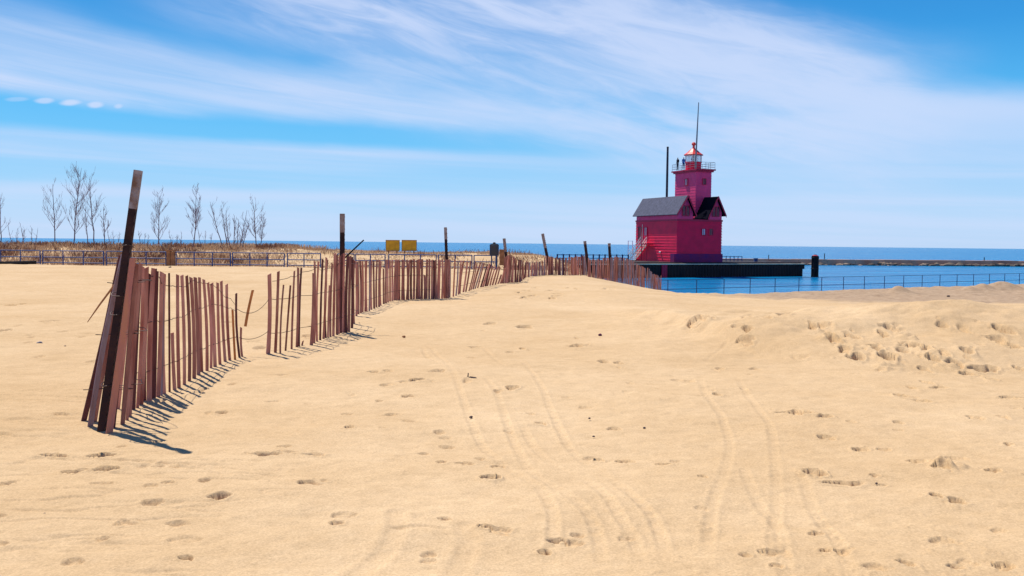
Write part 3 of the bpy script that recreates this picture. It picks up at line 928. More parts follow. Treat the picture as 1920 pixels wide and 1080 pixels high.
def lbox(mb, a0, a1, b0, b1, z0, z1):
    mb.box(lp((a0 + a1) / 2, (b0 + b1) / 2, (z0 + z1) / 2), AV, BV, Z_, (a1 - a0) * KA, (b1 - b0) * KB, z1 - z0)


ZE, ZP, ZV = 9.42, 11.8, 8.2
# main walls with lapped siding courses (each course a little proud of the one above)
b = MB(); n = 15
for i in range(n):
    z0 = ZD + (ZV - ZD) * i / n; z1 = ZD + (ZV - ZD) * (i + 1) / n
    o = .075
    lo = [lp(-o, -o, z0), lp(-o, WB + o, z0), lp(WA + o, WB + o, z0), lp(WA + o, -o, z0)]
    hi = [lp(0, 0, z1), lp(0, WB, z1), lp(WA, WB, z1), lp(WA, 0, z1)]
    b.add(lo + hi, [(0, 1, 5, 4), (1, 2, 6, 5), (2, 3, 7, 6), (3, 0, 4, 7), (3, 2, 1, 0), (4, 5, 6, 7)])
b.build('wall', 'red_paint', LH)
# belt course
b = MB()
for a0, a1, b0, b1 in ((-.12, 0, -.12, WB + .12), (WA, WA + .12, -.12, WB + .12), (0, WA, -.12, 0), (0, WA, WB, WB + .12)):
    lbox(b, a0, a1, b0, b1, ZV - .12, ZV + .14)
b.build('belt_course', 'red_trim', LH)


def gable(b0, b1, bp, z0l, z0r, zp, a0, a1, name):
    """upper storey under one gable: pentagon pushed back from the facade"""
    m = MB()
    m.prism([lp(a0, b0, ZV + .003), lp(a0, b1, ZV + .003), lp(a0, b1, z0r), lp(a0, bp, zp), lp(a0, b0, z0l)], AV * (a1 - a0) * KA)
    return m.build(name, 'red_upper', LH)


def slope(bA, zA, bP, zP_, a0, a1, m, name='roof', th=.14):
    q = MB()
    p0, p1 = lp(a0, bA, zA), lp(a0, bP, zP_)
    e = p1 - p0; nrm = np.cross(e, AV); nrm /= np.linalg.norm(nrm)
    if nrm[2] < 0: nrm = -nrm
    q.prism([p0 + nrm * .01, p1 + nrm * .01, p1 + nrm * (.01 + th), p0 + nrm * (.01 + th)], AV * (a1 - a0) * KA)
    return q.build(name, m, LH)


# left gable: ridge runs the whole depth of the house
g1p = 1.8
gable(0, 3.3, g1p, ZE, ZE - .1, ZP - .15, 0.0, WA, 'gable_wall')
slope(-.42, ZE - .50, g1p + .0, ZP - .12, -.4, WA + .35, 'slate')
slope(3.65, ZE - .62, g1p - .0, ZP - .12, -.4, WA + .35, 'slate_shaded')
# right gable, running back to the tower
g2p = 8.2
gable(6.7, WB, g2p, ZE - .4, ZE, ZP - .15, 0.0, WA, 'gable_wall')
slope(6.05, ZV + .18, g2p, ZP - .12, -.4, 2.1, 'slate_shaded')
slope(10.0, ZE - .55, g2p, ZP - .12, -.4, WA + .3, 'slate_shaded')
slope(6.05, ZV + .18, g2p, ZP - .12, 6.25, WA + .3, 'slate_shaded')
# low roof between the gables
b = MB(); lbox(b, .05, WA, 3.3, 6.7, ZV + .15, ZV + .32); b.build('valley_roof', 'slate_shaded', LH)
# barge boards
for (bA, zA, bP, zP_) in ((-.42, ZE - .50, g1p, ZP - .12), (3.65, ZE - .62, g1p, ZP - .12), (6.05, ZV + .18, g2p, ZP - .12), (10.0, ZE - .55, g2p, ZP - .12)):
    q = MB(); p0, p1 = lp(-.46, bA, zA), lp(-.46, bP, zP_)
    q.prism([p0 - Z_ * .20, p1 - Z_ * .20, p1 + Z_ * .16, p0 + Z_ * .16], AV * .055); q.build('barge_board', 'red_trim', LH)
# plinth of the channel front
b = MB(); lbox(b, -.25, .5, -.75, WB + .1, .6, 3.35); b.build('plinth', 'plinth', LH)


def window(a, b_, z, w, h, axis, pane='glass_dark', parent=LH, arch=False):
    """axis 'b' = on the channel front (a = plane), 'a' = on the left side (b = plane)"""
    along, out = (BV, -AV) if axis == 'b' else (AV, -BV)
    c = lp(a, b_, z); f = MB(); t = .09
    for s in (-1, 1):
        f.box(c + along * s * (w / 2 + t / 2) + out * .07, along, out, Z_, t, .14, h + 2 * t)
        f.box(c + Z_ * s * (h / 2 + t / 2) + out * .07, along, out, Z_, w, .14, t)
    f.box(c + out * .06, along, out, Z_, .05, .12, h)
    fo = f.build('window', 'red_trim', parent)
    p = MB(); p.box(c + out * .045, along, out, Z_, w, .03, h); p.build('pane', pane, fo)
    return fo


for bb in (1.35, 2.15): window(0, bb, 9.55, .42, 1.35, 'b', 'glass_dark')
for bb in (7.75, 8.55): window(0, bb, 9.55, .42, 1.35, 'b', 'glass_dark')
window(-.03, 5.55, 6.55, .5, .85, 'b', 'glass_pale'); window(-.03, 7.15, 6.55, .5, .85, 'b', 'glass_dark')
window(6.3, -.03, 6.6, .65, 1.2, 'a', 'glass_pale'); window(7.6, -.03, 6.3, .8, 1.9, 'a', 'glass_dark')
# drain pipe and wall lamp on the left side
b = MB(); b.tube([lp(7.05, -.12, 5.2), lp(7.05, -.12, 7.7)], .05, 6); b.build('drain_pipe', 'white_paint', LH)
b = MB(); b.lathe(lp(3.1, -.22, 3.35), [(.05, 0), (.16, .05), (.16, .22), (.06, .3)], 8); b.build('wall_lamp', 'white_paint', LH)
b = MB(); b.lathe(lp(1.2, -.9, ZD), [(.16, 0), (.16, .55), (.1, .65)], 8)
# tower
TA0, TA1, TB0, TB1 = 2.1, 6.25, 6.15, 9.5
ZG = 15.75
b = MB(); n = 18
for i in range(n):
    z0 = ZV + (ZG - ZV) * i / n; z1 = ZV + (ZG - ZV) * (i + 1) / n; o = .03
    lo = [lp(TA0 - o, TB0 - o, z0), lp(TA0 - o, TB1 + o, z0), lp(TA1 + o, TB1 + o, z0), lp(TA1 + o, TB0 - o, z0)]
    hi = [lp(TA0, TB0, z1), lp(TA0, TB1, z1), lp(TA1, TB1, z1), lp(TA1, TB0, z1)]
    b.add(lo + hi, [(0, 1, 5, 4), (1, 2, 6, 5), (2, 3, 7, 6), (3, 0, 4, 7), (3, 2, 1, 0), (4, 5, 6, 7)])
TW = b.build('tower', 'red_upper', LH)
window(3.9, TB0 - .03, 14.1, .6, .9, 'a', 'glass_pale', TW); window(TA0 - .03, 7.9, 14.1, .45, .8, 'b', 'glass_dark', TW)
b = MB(); lbox(b, TA0 - .45, TA1 + .45, TB0 - .45, TB1 + .45, ZG, ZG + .2); lbox(b, TA0 - .25, TA1 + .25, TB0 - .25, TB1 + .25, ZG - .22, ZG - .002)
b.build('gallery', 'red_trim', LH)
ZF = ZG + .2
b = MB()
cs = [(TA0 - .35, TB0 - .35), (TA0 - .35, TB1 + .35), (TA1 + .35, TB1 + .35), (TA1 + .35, TB0 - .35)]
for i in range(4):
    p, q = cs[i], cs[(i + 1) % 4]
    for zz in (1.0, .66, .33): b.tube([lp(*p, ZF + zz), lp(*q, ZF + zz)], .025, 6)
    for k in range(4):
        a_ = p[0] + (q[0] - p[0]) * k / 4; b_ = p[1] + (q[1] - p[1]) * k / 4; b.tube([lp(a_, b_, ZF - .02), lp(a_, b_, ZF + 1.02)], .025, 6)
b.build('gallery_railing', 'grey_mast', LH)
# lantern
LC = lp((TA0 + TA1) / 2, (TB0 + TB1) / 2, 0)
b = MB(); b.lathe(LC + Z_ * ZF, [(1.22, 0), (1.22, 1.15), (1.30, 1.16), (1.30, 1.26), (.2, 1.27)], 10); LN = b.build('lantern_drum', 'red_paint', LH)
gm = bpy.data.materials.new('lantern_glass'); gm.use_nodes = True
nt = gm.node_tree; nt.nodes.clear()
ou = nt.nodes.new('ShaderNodeOutputMaterial'); mx = nt.nodes.new('ShaderNodeMixShader'); tr = nt.nodes.new('ShaderNodeBsdfTransparent'); gl = nt.nodes.new('ShaderNodeBsdfGlossy')
tr.inputs[0].default_value = (.9, .95, 1, 1); gl.inputs['Roughness'].default_value = .05; mx.inputs[0].default_value = .38
nt.links.new(tr.outputs[0], mx.inputs[1]); nt.links.new(gl.outputs[0], mx.inputs[2]); nt.links.new(mx.outputs[0], ou.inputs[0])
MAT['lantern_glass'] = gm
b = MB(); n = 10
for k in range(n):
    a0 = 2 * math.pi * k / n; a1 = 2 * math.pi * (k + 1) / n
    p = [LC + np.array([1.17 * math.cos(a), 1.17 * math.sin(a), 0]) for a in (a0, a1)]
    b.add([p[0] + Z_ * (ZF + 1.27), p[1] + Z_ * (ZF + 1.27), p[1] + Z_ * (ZF + 2.28), p[0] + Z_ * (ZF + 2.28)], [(0, 1, 2, 3)])
b.build('lantern_pane', 'lantern_glass', LN)
b = MB()
for k in range(n):
    a0 = 2 * math.pi * k / n; p = LC + np.array([1.2 * math.cos(a0), 1.2 * math.sin(a0), 0])
    b.tube([p + Z_ * (ZF + 1.2), p + Z_ * (ZF + 2.3)], .05, 6)
b.build('lantern_bar', 'white_paint', LN)
b = MB(); b.lathe(LC + Z_ * (ZF + 1.27), [(.12, 0), (.12, .2), (.34, .3), (.40, .55), (.30, .8), (.08, .9)], 10); b.build('lamp', 'white_paint', LN, True)
b = MB(); b.lathe(LC + Z_ * (ZF + 2.28), [(1.2, 0), (1.48, -.02), (1.48, .08), (.95, .45), (.42, .95), (.20, 1.05), (.16, 1.45), (.30, 1.58), (.33, 1.75), (.22, 1.92), (.05, 2.0)], 10)
b.build('lantern_roof', 'roof_red', LH)
# mast on the gallery
mb0 = lp(TA0 + .35, TB0 + 1.15, ZF); mtop = at(1310, 192, mb0[1])
mbb = at(1304.5, 300, mb0[1]); d = (mtop - mbb); base = mtop - d * ((mtop[2] - ZF) / d[2])
b = MB(); b.tube([base, base + (mtop - base) * .5, mtop], [.13, .11, .06], 8); b.build('flagpole', 'grey_mast', LH)

# free-standing dark pole behind
pb = at(1252, 366, 143.0); pt = at(1252, 277, 143.0)
t = thing('steel_pole', (pt[0], 143.0, ZD), 'tall dark steel pole rising behind the grey roof', 'pole')
b = MB(); b.tube([(pt[0], 143, ZD), (pt[0], 143, pt[2] - 4), (pt[0], 143, pt[2])], [.20, .18, .16], 10); b.build('shaft', 'dark_pole', t)
b = MB(); b.lathe((pt[0], 143, pt[2]), [(.18, 0), (.18, .12), (.05, .2)], 10); b.build('cap', 'dark_pole', t)

# stairs with white rails at the left side
st = thing('staircase', lp(8.8, -1.2, ZD), 'outside stairs with white railings climbing the left wall of the red lighthouse', 'stairs')
s0 = (8.6, 2.05); s1 = (5.9, 4.75)
ns = 10
for i in range(ns):
    q = (i + .5) / ns; a_ = s0[0] + (s1[0] - s0[0]) * q; z_ = s0[1] + (s1[1] - s0[1]) * q
    b = MB(); lbox(b, a_ - .17, a_ + .17, -1.5, -.35, z_ - .03, z_ + .03); b.build('step', 'white_paint', st)
for bb in (-1.53, -.30):
    b = MB(); b.prism([lp(s0[0] + .1, bb, s0[1] - .25), lp(s1[0], bb, s1[1] - .25), lp(s1[0], bb, s1[1] + .0), lp(s0[0] + .1, bb, s0[1])], BV * .05); b.build('stringer', 'white_paint', st)
    b = MB()
    for h in (.5, 1.0): b.tube([lp(s0[0], bb, s0[1] + h), lp(s1[0], bb, s1[1] + h)], .055, 6)
    for i in range(6):
        q = i / 5; a_ = s0[0] + (s1[0] - s0[0]) * q; z_ = s0[1] + (s1[1] - s0[1]) * q; b.tube([lp(a_, bb, z_ - .1), lp(a_, bb, z_ + 1.02)], .045, 6)
    b.build('handrail', 'white_paint', st)
b = MB(); lbox(b, 4.6, 5.88, -1.55, -.14, 4.62, 4.78); b.build('landing', 'red_trim', st)
b = MB()
for a_ in (4.7, 5.8): b.tube([lp(a_, -1.45, ZD), lp(a_, -1.45, 4.62)], .07, 6)
b.build('support', 'red_trim', st)
# scaffold-like frame at the corner
fr = thing('metal_frame', lp(9.3, -.3, ZD), 'pale blue metal frame with cross rails at the left corner of the red lighthouse', 'frame')
for a_ in (9.0, 10.0):
    b = MB(); b.tube([lp(a_, -.3, ZD), lp(a_, -.3, 5.2)], .06, 6); b.build('post', 'glass_pale', fr)
b = MB()
for z_ in (2.6, 3.2, 3.8, 4.5, 5.15): b.tube([lp(9.0, -.3, z_), lp(10.0, -.3, z_)], .045, 6)
b.build('cross_rail', 'glass_pale', fr)

# ------------------------------------------------------------------ people on the gallery
def person(p, face_az, cloth, legs, label, h=1.78):
    m = bpy.data.materials.new('person_clothes'); m.use_nodes = True
    nt = m.node_tree; bs = nt.nodes['Principled BSDF']; bs.inputs['Roughness'].default_value = .85
    tc = nt.nodes.new('ShaderNodeTexCoord'); sp = nt.nodes.new('ShaderNodeSeparateXYZ'); nt.links.new(tc.outputs['Object'], sp.inputs[0])
    mr = nt.nodes.new('ShaderNodeMath'); mr.operation = 'DIVIDE'; mr.inputs[1].default_value = h; nt.links.new(sp.outputs[2], mr.inputs[0])
    r = nt.nodes.new('ShaderNodeValToRGB'); r.color_ramp.interpolation = 'CONSTANT'
    e = r.color_ramp.elements; e[0].position = 0; e[0].color = (.02, .02, .02, 1); e[1].position = .045; e[1].color = (*legs, 1)
    for ps, c in ((.50, cloth), (.845, (.45, .26, .19)), (.945, (.05, .03, .02))):
        x = e.new(ps); x.color = (*c, 1)
    nt.links.new(mr.outputs[0], r.inputs[0]); nt.links.new(r.outputs[0], bs.inputs['Base Color'])
    J = {'pel': (0, 0, .53), 'bel': (0, 0, .62), 'che': (0, -.01, .75), 'nec': (0, 0, .83), 'chin': (0, .012, .875), 'hd': (0, .008, .93), 'top': (0, 0, .985)}
    for s, k in ((-1, 'l'), (1, 'r')):
        J['sh' + k] = (s * .105, 0, .80); J['el' + k] = (s * .135, -.015, .64); J['wr' + k] = (s * .12, .05, .52); J['ha' + k] = (s * .115, .075, .475)
        J['hp' + k] = (s * .052, 0, .50); J['kn' + k] = (s * .058, .012, .28); J['an' + k] = (s * .06, -.01, .05); J['ft' + k] = (s * .065, .085, .018)
    Rr = {'pel': .078, 'bel': .074, 'che': .086, 'nec': .034, 'chin': .045, 'hd': .052, 'top': .025, 'sh': .045, 'el': .030, 'wr': .020, 'ha': .022, 'hp': .056, 'kn': .038, 'an': .025, 'ft': .022}
    E = [('pel', 'bel'), ('bel', 'che'), ('che', 'nec'), ('nec', 'chin'), ('chin', 'hd'), ('hd', 'top')]
    for k in 'lr': E += [('che', 'sh' + k), ('sh' + k, 'el' + k), ('el' + k, 'wr' + k), ('wr' + k, 'ha' + k), ('pel', 'hp' + k), ('hp' + k, 'kn' + k), ('kn' + k, 'an' + k), ('an' + k, 'ft' + k)]
    ks = list(J); me = bpy.data.meshes.new('person')
    me.from_pydata([tuple(c * h for c in J[k]) for k in ks], [(ks.index(a), ks.index(b)) for a, b in E], [])
    o = bpy.data.objects.new('person', me); COL.objects.link(o)
    o.location = tuple(p); o.rotation_euler = (0, 0, face_az)
    sk = o.modifiers.new('skin', 'SKIN')
    if not me.skin_vertices: me.skin_vertices.new()
    for i, k in enumerate(ks):
        rr = Rr.get(k, Rr.get(k[:2], .03)) * h
        sy = .68 if k in ('pel', 'bel', 'che') else 1
        me.skin_vertices[0].data[i].radius = (rr, rr * sy)
        me.skin_vertices[0].data[i].use_root = (k == 'pel')
    su = o.modifiers.new('sub', 'SUBSURF'); su.levels = 2; su.render_levels = 2
    me.materials.append(m)
    return tag(o, label, 'person', 'people on the lighthouse gallery')


p1 = at(1270.5, 319, 137.5); p2 = at(1281.5, 319, 136.9)
person((p1[0], p1[1], ZF), math.radians(120), (.02, .015, .025), (.03, .03, .05), 'person in dark clothes standing at the left corner of the lighthouse gallery', 1.85)
person((p2[0], p2[1], ZF), math.radians(200), (.03, .14, .42), (.03, .05, .16), 'person in a blue jacket standing beside the lantern on the gallery', 1.85)

# ------------------------------------------------------------------ pier
P_l = at(1250, 520, 128); P_r = at(1503, 518, 140.5)
pf = np.array([P_l[0], 128.2, 0]); pr = np.array([P_r[0], 140.5, 0]); pd = (pr - pf) / np.linalg.norm(pr - pf)
pl = pf - pd * 20; pn = np.array([-pd[1], pd[0], 0])
PI = thing('pier', (pf + pr) / 2, 'long black-sided pier carrying the red lighthouse', 'pier')
# corrugated sheet piling as one wall
prof = []; Lw = np.linalg.norm(pr - pl); nn = int(Lw / .55)
for i in range(nn + 1):
    for k, o in ((0, 0), (.3, -.16), (.5, -.16), (.8, 0)):
        s = (i + k) / nn * Lw
        if s <= Lw: prof.append(pl + pd * s + pn * (o - .18))
b = MB(); n = len(prof)
b.add([p - Z_ * 2 for p in prof] + [p + Z_ * (ZD - .22) for p in prof], [(i, i + 1, i + 1 + n, i + n) for i in range(n - 1)])
b.build('sheet_piling', 'sheet_pile', PI)
b = MB(); c = (pl + pr) / 2 + pn * 8; b.box(c + Z_ * (-.15 + (ZD - .12) / 2), pd, pn, Z_, Lw, 15.6, ZD - .12 + .3 + 2.6 - 2.0); b.build('core', 'sheet_pile', PI)
b = MB(); b.box(c + Z_ * (ZD - .07) - pn * .15, pd, pn, Z_, Lw + .3, 16.6, .14); b.build('deck', 'deck_concrete', PI)
# end cap overhang
b = MB(); b.box(pr + pd * .06 + pn * 3 + Z_ * (ZD - .5), pd, pn, Z_, .5, 6.5, .68); b.build('end_beam', 'black_timber', PI)
# red fender panel below the deck at the left
fb = at(1245, 506, 127.9); b = MB(); b.box((fb[0], 127.6 , .9), pd, pn, Z_, .95, .12, 1.75)
for k in (-.35, 0, .35): b.box(np.array([fb[0], 127.6, .9]) + pd * k - pn * .08, pd, pn, Z_, .1, .06, 1.75)
b.build('fender', 'red_trim', PI)
b = MB(); b.lathe((at(1232, 503, 127.6)[0], 127.55, .9), [(.05, 0), (.22, .1), (.22, .45), (.05, .6)], 8); b.build('buoy', 'white_paint', PI)

# posts on the pier to the left, seen above the snow fence
railing((at(1045, 480, 131)[0], 131.0, ZD), (at(1178, 480, 135)[0], 135.0, ZD), 12, 'row of close dark blue posts on the pier left of the red lighthouse', None, 'rail_navy', 1.15, (.92, .5), .11, .05, 0, 'pier_railing')
# low railing right of the house
railing((at(1354, 490, 141)[0], 141.0, ZD), (at(1391, 490, 143)[0], 143.0, ZD), 5, 'short low railing on the pier deck right of the red lighthouse', None, 'rail_blue', 1.0, (.95, .5), .06, .04, 0, 'pier_railing')
c = at(1417, 488, 142); b = MB(); b.box((c[0], 142, ZD + .33), X_, Y_, Z_, .5, .4, .62); b.box((c[0], 142, ZD + .68), X_, Y_, Z_, .6, .5, .08)
tag(b.build('utility_box', 'rail_blue'), 'small dark blue box standing on the pier deck', 'box')

# mooring dolphin
dc = at(1527.5, 519, 137); t = thing('mooring_dolphin', (dc[0], 137, 0), 'round black piling cluster standing alone in the water off the pier end', 'piling')
dz = at(1527, 480, 137)[2]
for k in range(7):
    a = 2 * math.pi * k / 6; rr = 0 if k == 6 else .34
    b = MB(); b.tube([(dc[0] + rr * 1.1 * math.cos(a), 137 + rr * 1.1 * math.sin(a), -2), (dc[0] + rr * math.cos(a), 137 + rr * math.sin(a), dz + (.22 if k == 6 else random.uniform(-.06, .03)))], .205, 10)
    b.build('pile', 'black_timber', t)
for z_ in (dz - .35, dz - 2.0):
    b = MB(); b.lathe((dc[0], 137, z_), [(.56, 0), (.585, .02), (.585, .14), (.56, .16)], 14); b.build('band', 'sheet_pile', t)
b = MB(); b.lathe((dc[0], 137, dz - .04), [(.45, 0), (.45, .1), (.2, .2), (.05, .22)], 12); b.build('cap', 'marker_red', t)

# ------------------------------------------------------------------ breakwater
bw0 = np.array([48.0, 222.0, 0]); bw1 = np.array([215.0, 252.0, 0]); bd = (bw1 - bw0) / np.linalg.norm(bw1 - bw0); bn = np.array([-bd[1], bd[0], 0])
BW = thing('breakwater', (bw0 + bw1) / 2, 'long low brown breakwater with dark rocks along its waterline', 'breakwater')
Lb = np.linalg.norm(bw1 - bw0); b = MB()
nseg = 22
for i in range(nseg):
    a0 = bw0 + bd * Lb * i / nseg; a1 = bw0 + bd * (Lb * (i + 1) / nseg - .06)
    zt = 1.42 + random.uniform(-.05, .05)
    b.prism([a0 - bn * 1.6 - Z_ * 2, a0 + bn * 3.0 - Z_ * 2, a0 + bn * 2.6 + Z_ * zt, a0 - bn * 1.2 + Z_ * zt], a1 - a0)
b.build('capping', 'rust_concrete', BW)
b = MB()
for i in range(300):
    s = random.uniform(0, Lb); rr = random.uniform(.35, 1.0) * (1.3 if s > 60 else .9)
    c = bw0 + bd * s - bn * random.uniform(1.5, 3.0) + Z_ * random.uniform(-.25, .35)
    bm = bmesh.new(); bmesh.ops.create_icosphere(bm, subdivisions=1, radius=1)
    sc = np.array([random.uniform(.8, 1.5), random.uniform(.7, 1.2), random.uniform(.5, .8)]) * rr
    vs = [c + np.array(v.co) * sc * random.uniform(.75, 1.2) for v in bm.verts]
    b.add(vs, [tuple(v.index for v in f.verts) for f in bm.faces]); bm.free()
tag(b.build('riprap', 'rock_dark', BW), kind='stuff')
for s, hh in ((16, 1.0), (31, 1.5), (76, .9)):
    p = bw0 + bd * s + bn * .5
    bb = MB(); bb.tube([p + Z_ * 1.4, p + Z_ * (1.4 + hh)], .10, 6); bb.build('bollard', 'black_timber', BW)

# ------------------------------------------------------------------ pebbles and litter on the sand
def pebble(u, v, rpx, m, label, flatn=.7):
    c = G(u, v); rr = .8 * rpx * c[1] / F
    bm = bmesh.new(); bmesh.ops.create_icosphere(bm, subdivisions=2, radius=1)
    ph = random.uniform(0, 9)
    vs = []
    for q in bm.verts:
        p = np.array(q.co); k = 1 + .22 * math.sin(3 * p[0] + ph) * math.cos(2.3 * p[1] - ph) + random.gauss(0, .05)
        vs.append(c + Z_ * rr * .35 + p * k * rr * np.array([1.15, .9, flatn]))
    b = MB(); b.add(vs, [tuple(x.index for x in f.verts) for f in bm.faces]); bm.free()
    return tag(b.build('pebble', m, smooth=True), label, 'pebble', 'pebbles lying on the sand')


for u, v, rp, m, l in ((74, 645, 6, 'stone_pale', 'two-tone pale and dark pebble on the sand left of the nearest fence'), (122, 650, 2.6, 'stone', 'tiny brown pebble right of the two-tone pebble'),
 (83, 965, 4, 'stone', 'dark pebble nearest the lower left corner'), (521, 933, 3.6, 'stone', 'dark pebble in the left foreground, by itself below a group of footprints'),
 (757, 632, 3.6, 'wood_brown', 'brown pebble on smooth sand below the long dense fence stretch'), (1125, 629, 4.2, 'stone_plum', 'plum-coloured pebble standing out on smooth sand in the middle distance'),
 (1105, 785, 2.8, 'stone', 'small dark pebble, the upper of two close together in mid sand'), (1113, 819, 2.8, 'stone', 'small dark pebble, the lower of two close together in mid sand'),
 (1208, 803, 3.2, 'stone', 'small dark pebble alone to the right of a close pair of pebbles'), (883, 783, 4, 'stone', 'flat dark pebble lying in a tyre track'),
 (1643, 907, 3, 'stone', 'small brown pebble at the end of a long scuffed footprint'), (319, 502, 3, 'stone', 'dark bit of litter on the far sand behind the nearest fence'), (1455, 543, 3.5, 'stone', 'dark pebble near the sand edge above the channel'), (1778, 556, 3.0, 'stone', 'dark pebble on the brown gravelly sand at the right')):
    pebble(u, v, rp, m, l)
c = G(877, 712); b = MB()
b.tube([c + Z_ * .015, c + np.array([.03, -.02, .03]), c + np.array([.09, -.03, .025])], [.008, .010, .006], 5)
b.tube([c + np.array([.0, 0, .01]), c + np.array([.005, .0, .07])], [.008, .005], 5)
tag(b.build('driftwood_twig', 'stone'), 'small forked twig sticking out of the sand', 'twig')

# ------------------------------------------------------------------ sun and sky
SUN_EL = math.radians(61); SUN_AZ = math.radians(-38)   # azimuth from +Y towards +X
sd = Vector((math.sin(SUN_AZ) * math.cos(SUN_EL), math.cos(SUN_AZ) * math.cos(SUN_EL), math.sin(SUN_EL)))
sl = bpy.data.lights.new("sun", 'SUN'); sl.energy = 4.6; sl.angle = math.radians(.53); sl.color = (1.0, .94, .84)
so = bpy.data.objects.new("sun", sl); COL.objects.link(so); so.rotation_euler = (-sd).to_track_quat('-Z', 'Y').to_euler(); so.location = (0, 0, 60)

W = bpy.data.worlds.new("World"); S.world = W; W.use_nodes = True
wt = W.node_tree; wn = wt.nodes; wl = wt.links
bg = wn['Background']; bg.inputs['Strength'].default_value = .1
sky = wn.new('ShaderNodeTexSky'); sky.sky_type = 'NISHITA'; sky.sun_disc = False; sky.sun_elevation = SUN_EL; sky.sun_rotation = SUN_AZ
sky.air_density = 1.0; sky.dust_density = .4; sky.ozone_density = 3.0


class E:
    """tiny expression helper over Math nodes"""
    def __init__(s, k): s.k = k

    @staticmethod
    def op(o, *a):
        n = wn.new('ShaderNodeMath'); n.operation = o
        for i, q in enumerate(a):
            q = q.k if isinstance(q, E) else q
            if isinstance(q, (int, float)): n.inputs[i].default_value = q
            else: wl.new(q, n.inputs[i])
        return E(n.outputs[0])

    def __add__(s, o): return E.op('ADD', s, o)
    def __radd__(s, o): return E.op('ADD', s, o)
    def __sub__(s, o): return E.op('SUBTRACT', s, o)
    def __rsub__(s, o): return E.op('SUBTRACT', o, s)
    def __mul__(s, o): return E.op('MULTIPLY', s, o)
    def __rmul__(s, o): return E.op('MULTIPLY', s, o)


def esm(a, b_, x):
    n = wn.new('ShaderNodeMapRange'); n.interpolation_type = 'SMOOTHSTEP'; n.clamp = True
    n.inputs['From Min'].default_value = a; n.inputs['From Max'].default_value = b_
    wl.new(x.k, n.inputs['Value']); return E(n.outputs[0])


tc = wn.new('ShaderNodeTexCoord'); sx = wn.new('ShaderNodeSeparateXYZ'); wl.new(tc.outputs['Generated'], sx.inputs[0])
vx, vy, vz = (E(sx.outputs[i]) for i in range(3))
AZ = E.op('ARCTAN2', vx, vy)
EL = E.op('ARCTAN2', vz, E.op('SQRT', vx * vx + vy * vy))


def azel(u, v):
    r = ray(u, v); return math.atan2(r[0], r[1]), math.atan2(r[2], math.hypot(r[0], r[1]))


def enoise(kx, ky, seed, slope_=0.0, detail=5, rough=.55, dist=0.0):
    """noise over the sky, stretched along streaks that fall by slope_ per radian"""
    cb = wn.new('ShaderNodeCombineXYZ')
    wl.new((AZ * kx).k, cb.inputs[0]); wl.new(((EL - AZ * slope_) * ky).k, cb.inputs[1]); cb.inputs[2].default_value = seed
    n = wn.new('ShaderNodeTexNoise'); n.inputs['Scale'].default_value = 1; n.inputs['Detail'].default_value = detail; n.inputs['Roughness'].default_value = rough
    n.inputs['Distortion'].default_value = dist
    wl.new(cb.outputs[0], n.inputs['Vector']); return E(n.outputs['Fac'])


warp = (enoise(5, 9, 1.3, -.1, 4) - .5)
warp2 = (enoise(9, 40, 4.1, -.10, 5) - .5)


def edge(p1, p2):
    (a1, e1), (a2, e2) = azel(*p1), azel(*p2)
    k = (e2 - e1) / (a2 - a1)
    return EL - AZ * k - (e1 - k * a1)      # > 0 above the line


def band(l1, l2, u1, u2, sl_, su, wv=.03, left=None, right=None):
    lo = edge(l1, l2) + warp * wv + warp2 * (wv * .5); hi = edge(u1, u2) + warp * wv + warp2 * (wv * .5)
    m = esm(-sl_, sl_, lo) * (1.0 - esm(-su, su, hi))
    if left: m = m * esm(azel(left[0], 300)[0], azel(left[1], 300)[0], AZ)
    if right: m = m * (1.0 - esm(azel(right[0], 300)[0], azel(right[1], 300)[0], AZ))
    return m


st1 = enoise(2.6, 26, 7.7, -.13, 4, .5, .4)
st2 = enoise(3.6, 17, 2.2, -.22, 5, .52, .5)
st3 = enoise(2.0, 60, 9.2, -.03, 5, .55, .2)
w1 = esm(.3, .7, enoise(4, 70, 3.3, -.13, 6, .6, .6)); w2 = esm(.3, .7, enoise(9, 48, 6.1, -.24, 6, .62, .8))
k1 = esm(.32, .68, st1); k2 = esm(.32, .68, st2); k3 = esm(.32, .68, st3)
A_ = band((0, 172), (1000, 245), (0, 25), (1000, 190), .009, .035, .02, None, (900, 1250)) * (.60 + k1 * .38) * (.8 + .4 * w1)
B_ = band((250, 60), (1000, 262), (500, -160), (1450, 40), .05, .03, .045, (150, 600), (1500, 1900)) * (.30 + k2 * .52) * (.7 + .6 * w2)
B2 = band((1000, 262), (1920, 262), (1300, -20), (1700, 165), .05, .035, .05, (900, 1250), None) * (.38 + k2 * .50) * (.7 + .6 * w2)
B3 = band((1500, 265), (2200, 250), (1500, 155), (2200, 185), .03, .02, .03, (1350, 1650), None) * .9
C_ = band((0, 300), (1900, 330), (0, 236), (1900, 290), .02, .007, .012, None, (500, 1500)) * (.50 + k3 * .45)
D_ = band((0, 366), (1050, 384), (0, 342), (1050, 366), .006, .006, .010, None, (700, 1150)) * (.5 + st3 * .5)
F_ = esm(.55, .75, st2) * .45
V_ = (1.0 - esm(.015, .115, EL + warp * .03 - E.op('MAXIMUM', AZ, -.1) * .09)) * (.46 + k3 * .30)
gap = band((180, 52), (640, 142), (180, 6), (640, 100), .012, .014, .018, (60, 260), (560, 760))
dens = 1.0 - (1.0 - A_) * (1.0 - B_) * (1.0 - B2) * (1.0 - B3) * (1.0 - C_ * .9) * (1.0 - D_ * .9) * (1.0 - V_)
dens = dens * (1.0 - gap * .72)
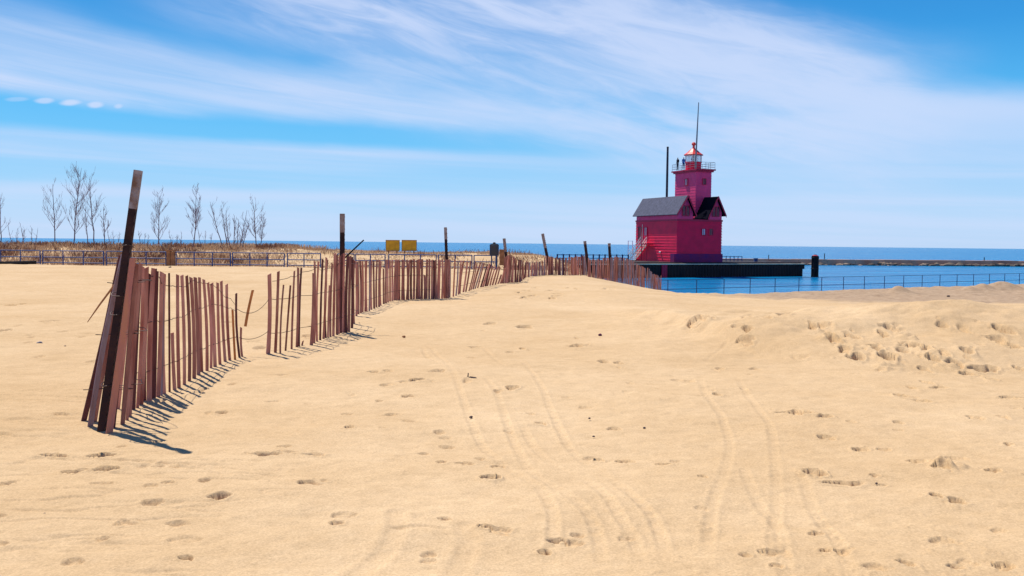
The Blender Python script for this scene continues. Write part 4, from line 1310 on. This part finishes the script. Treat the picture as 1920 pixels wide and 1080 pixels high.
# small round puffs in a row at the left
for u, v, au, av, dd in ((32, 186, 16, 3.5, .35), (85, 188, 15, 5, .75), (133, 192, 17, 6, 1.0), (179, 196, 14, 6, .95), (222, 199, 8, 4.5, .7)):
    a0, e0 = azel(u, v)
    ex = (AZ - a0) * (F / au); ey = (EL - e0 - (AZ - a0) * .12) * (F / av)
    rr = E.op('SQRT', ex * ex + ey * ey) + warp2 * 2.0
    pf_ = (1.0 - esm(.45, 1.25, rr)) * dd
    dens = 1.0 - (1.0 - dens) * (1.0 - pf_)
dens = E.op('MINIMUM', E.op('MAXIMUM', dens, 0.0), 1.0)

ramp = wn.new('ShaderNodeValToRGB')
cr = ramp.color_ramp
SKY = [(0.0, (.34, .57, .84)), (.035, (.26, .56, .86)), (.075, (.13, .50, .85)), (.14, (.055, .42, .82)), (.22, (.006, .27, .68)), (.30, (.001, .19, .57)), (.55, (.004, .11, .42)), (1.0, (.004, .06, .26))]
while len(cr.elements) < len(SKY): cr.elements.new(.5)
for e_, (p, c) in zip(cr.elements, SKY): e_.position = p; e_.color = (*c, 1)
wl.new(E.op('MAXIMUM', EL, 0.0).k, ramp.inputs[0])
SKYGAIN = 10.0


def wmix(f, a, b_, mode='MIX'):
    n = wn.new('ShaderNodeMix'); n.data_type = 'RGBA'; n.blend_type = mode; n.clamp_result = False
    if isinstance(f, float): n.inputs[0].default_value = f
    else: wl.new(f.k, n.inputs[0])
    for q, i in ((a, 6), (b_, 7)):
        if isinstance(q, tuple): n.inputs[i].default_value = (*q, 1)
        else: wl.new(q, n.inputs[i])
    return n.outputs[2]


blue = wmix(1.0, ramp.outputs[0], (SKYGAIN,) * 3, 'MULTIPLY')
base = wmix(.15, blue, sky.outputs[0])
CLOUD = (.56, .645, .85)
cl = wmix(E.op('MINIMUM', dens * .84, 1.0), base, tuple(c * SKYGAIN for c in CLOUD))
wl.new(cl, bg.inputs['Color'])

# ------------------------------------------------------------------ render settings
S.render.engine = 'CYCLES'
S.view_settings.view_transform = 'Standard'; S.view_settings.look = 'None'
S.view_settings.exposure = 0.22; S.view_settings.gamma = 1.0
S.cycles.use_denoising = True
S.cycles.max_bounces = 6
S.cycles.transparent_max_bounces = 16
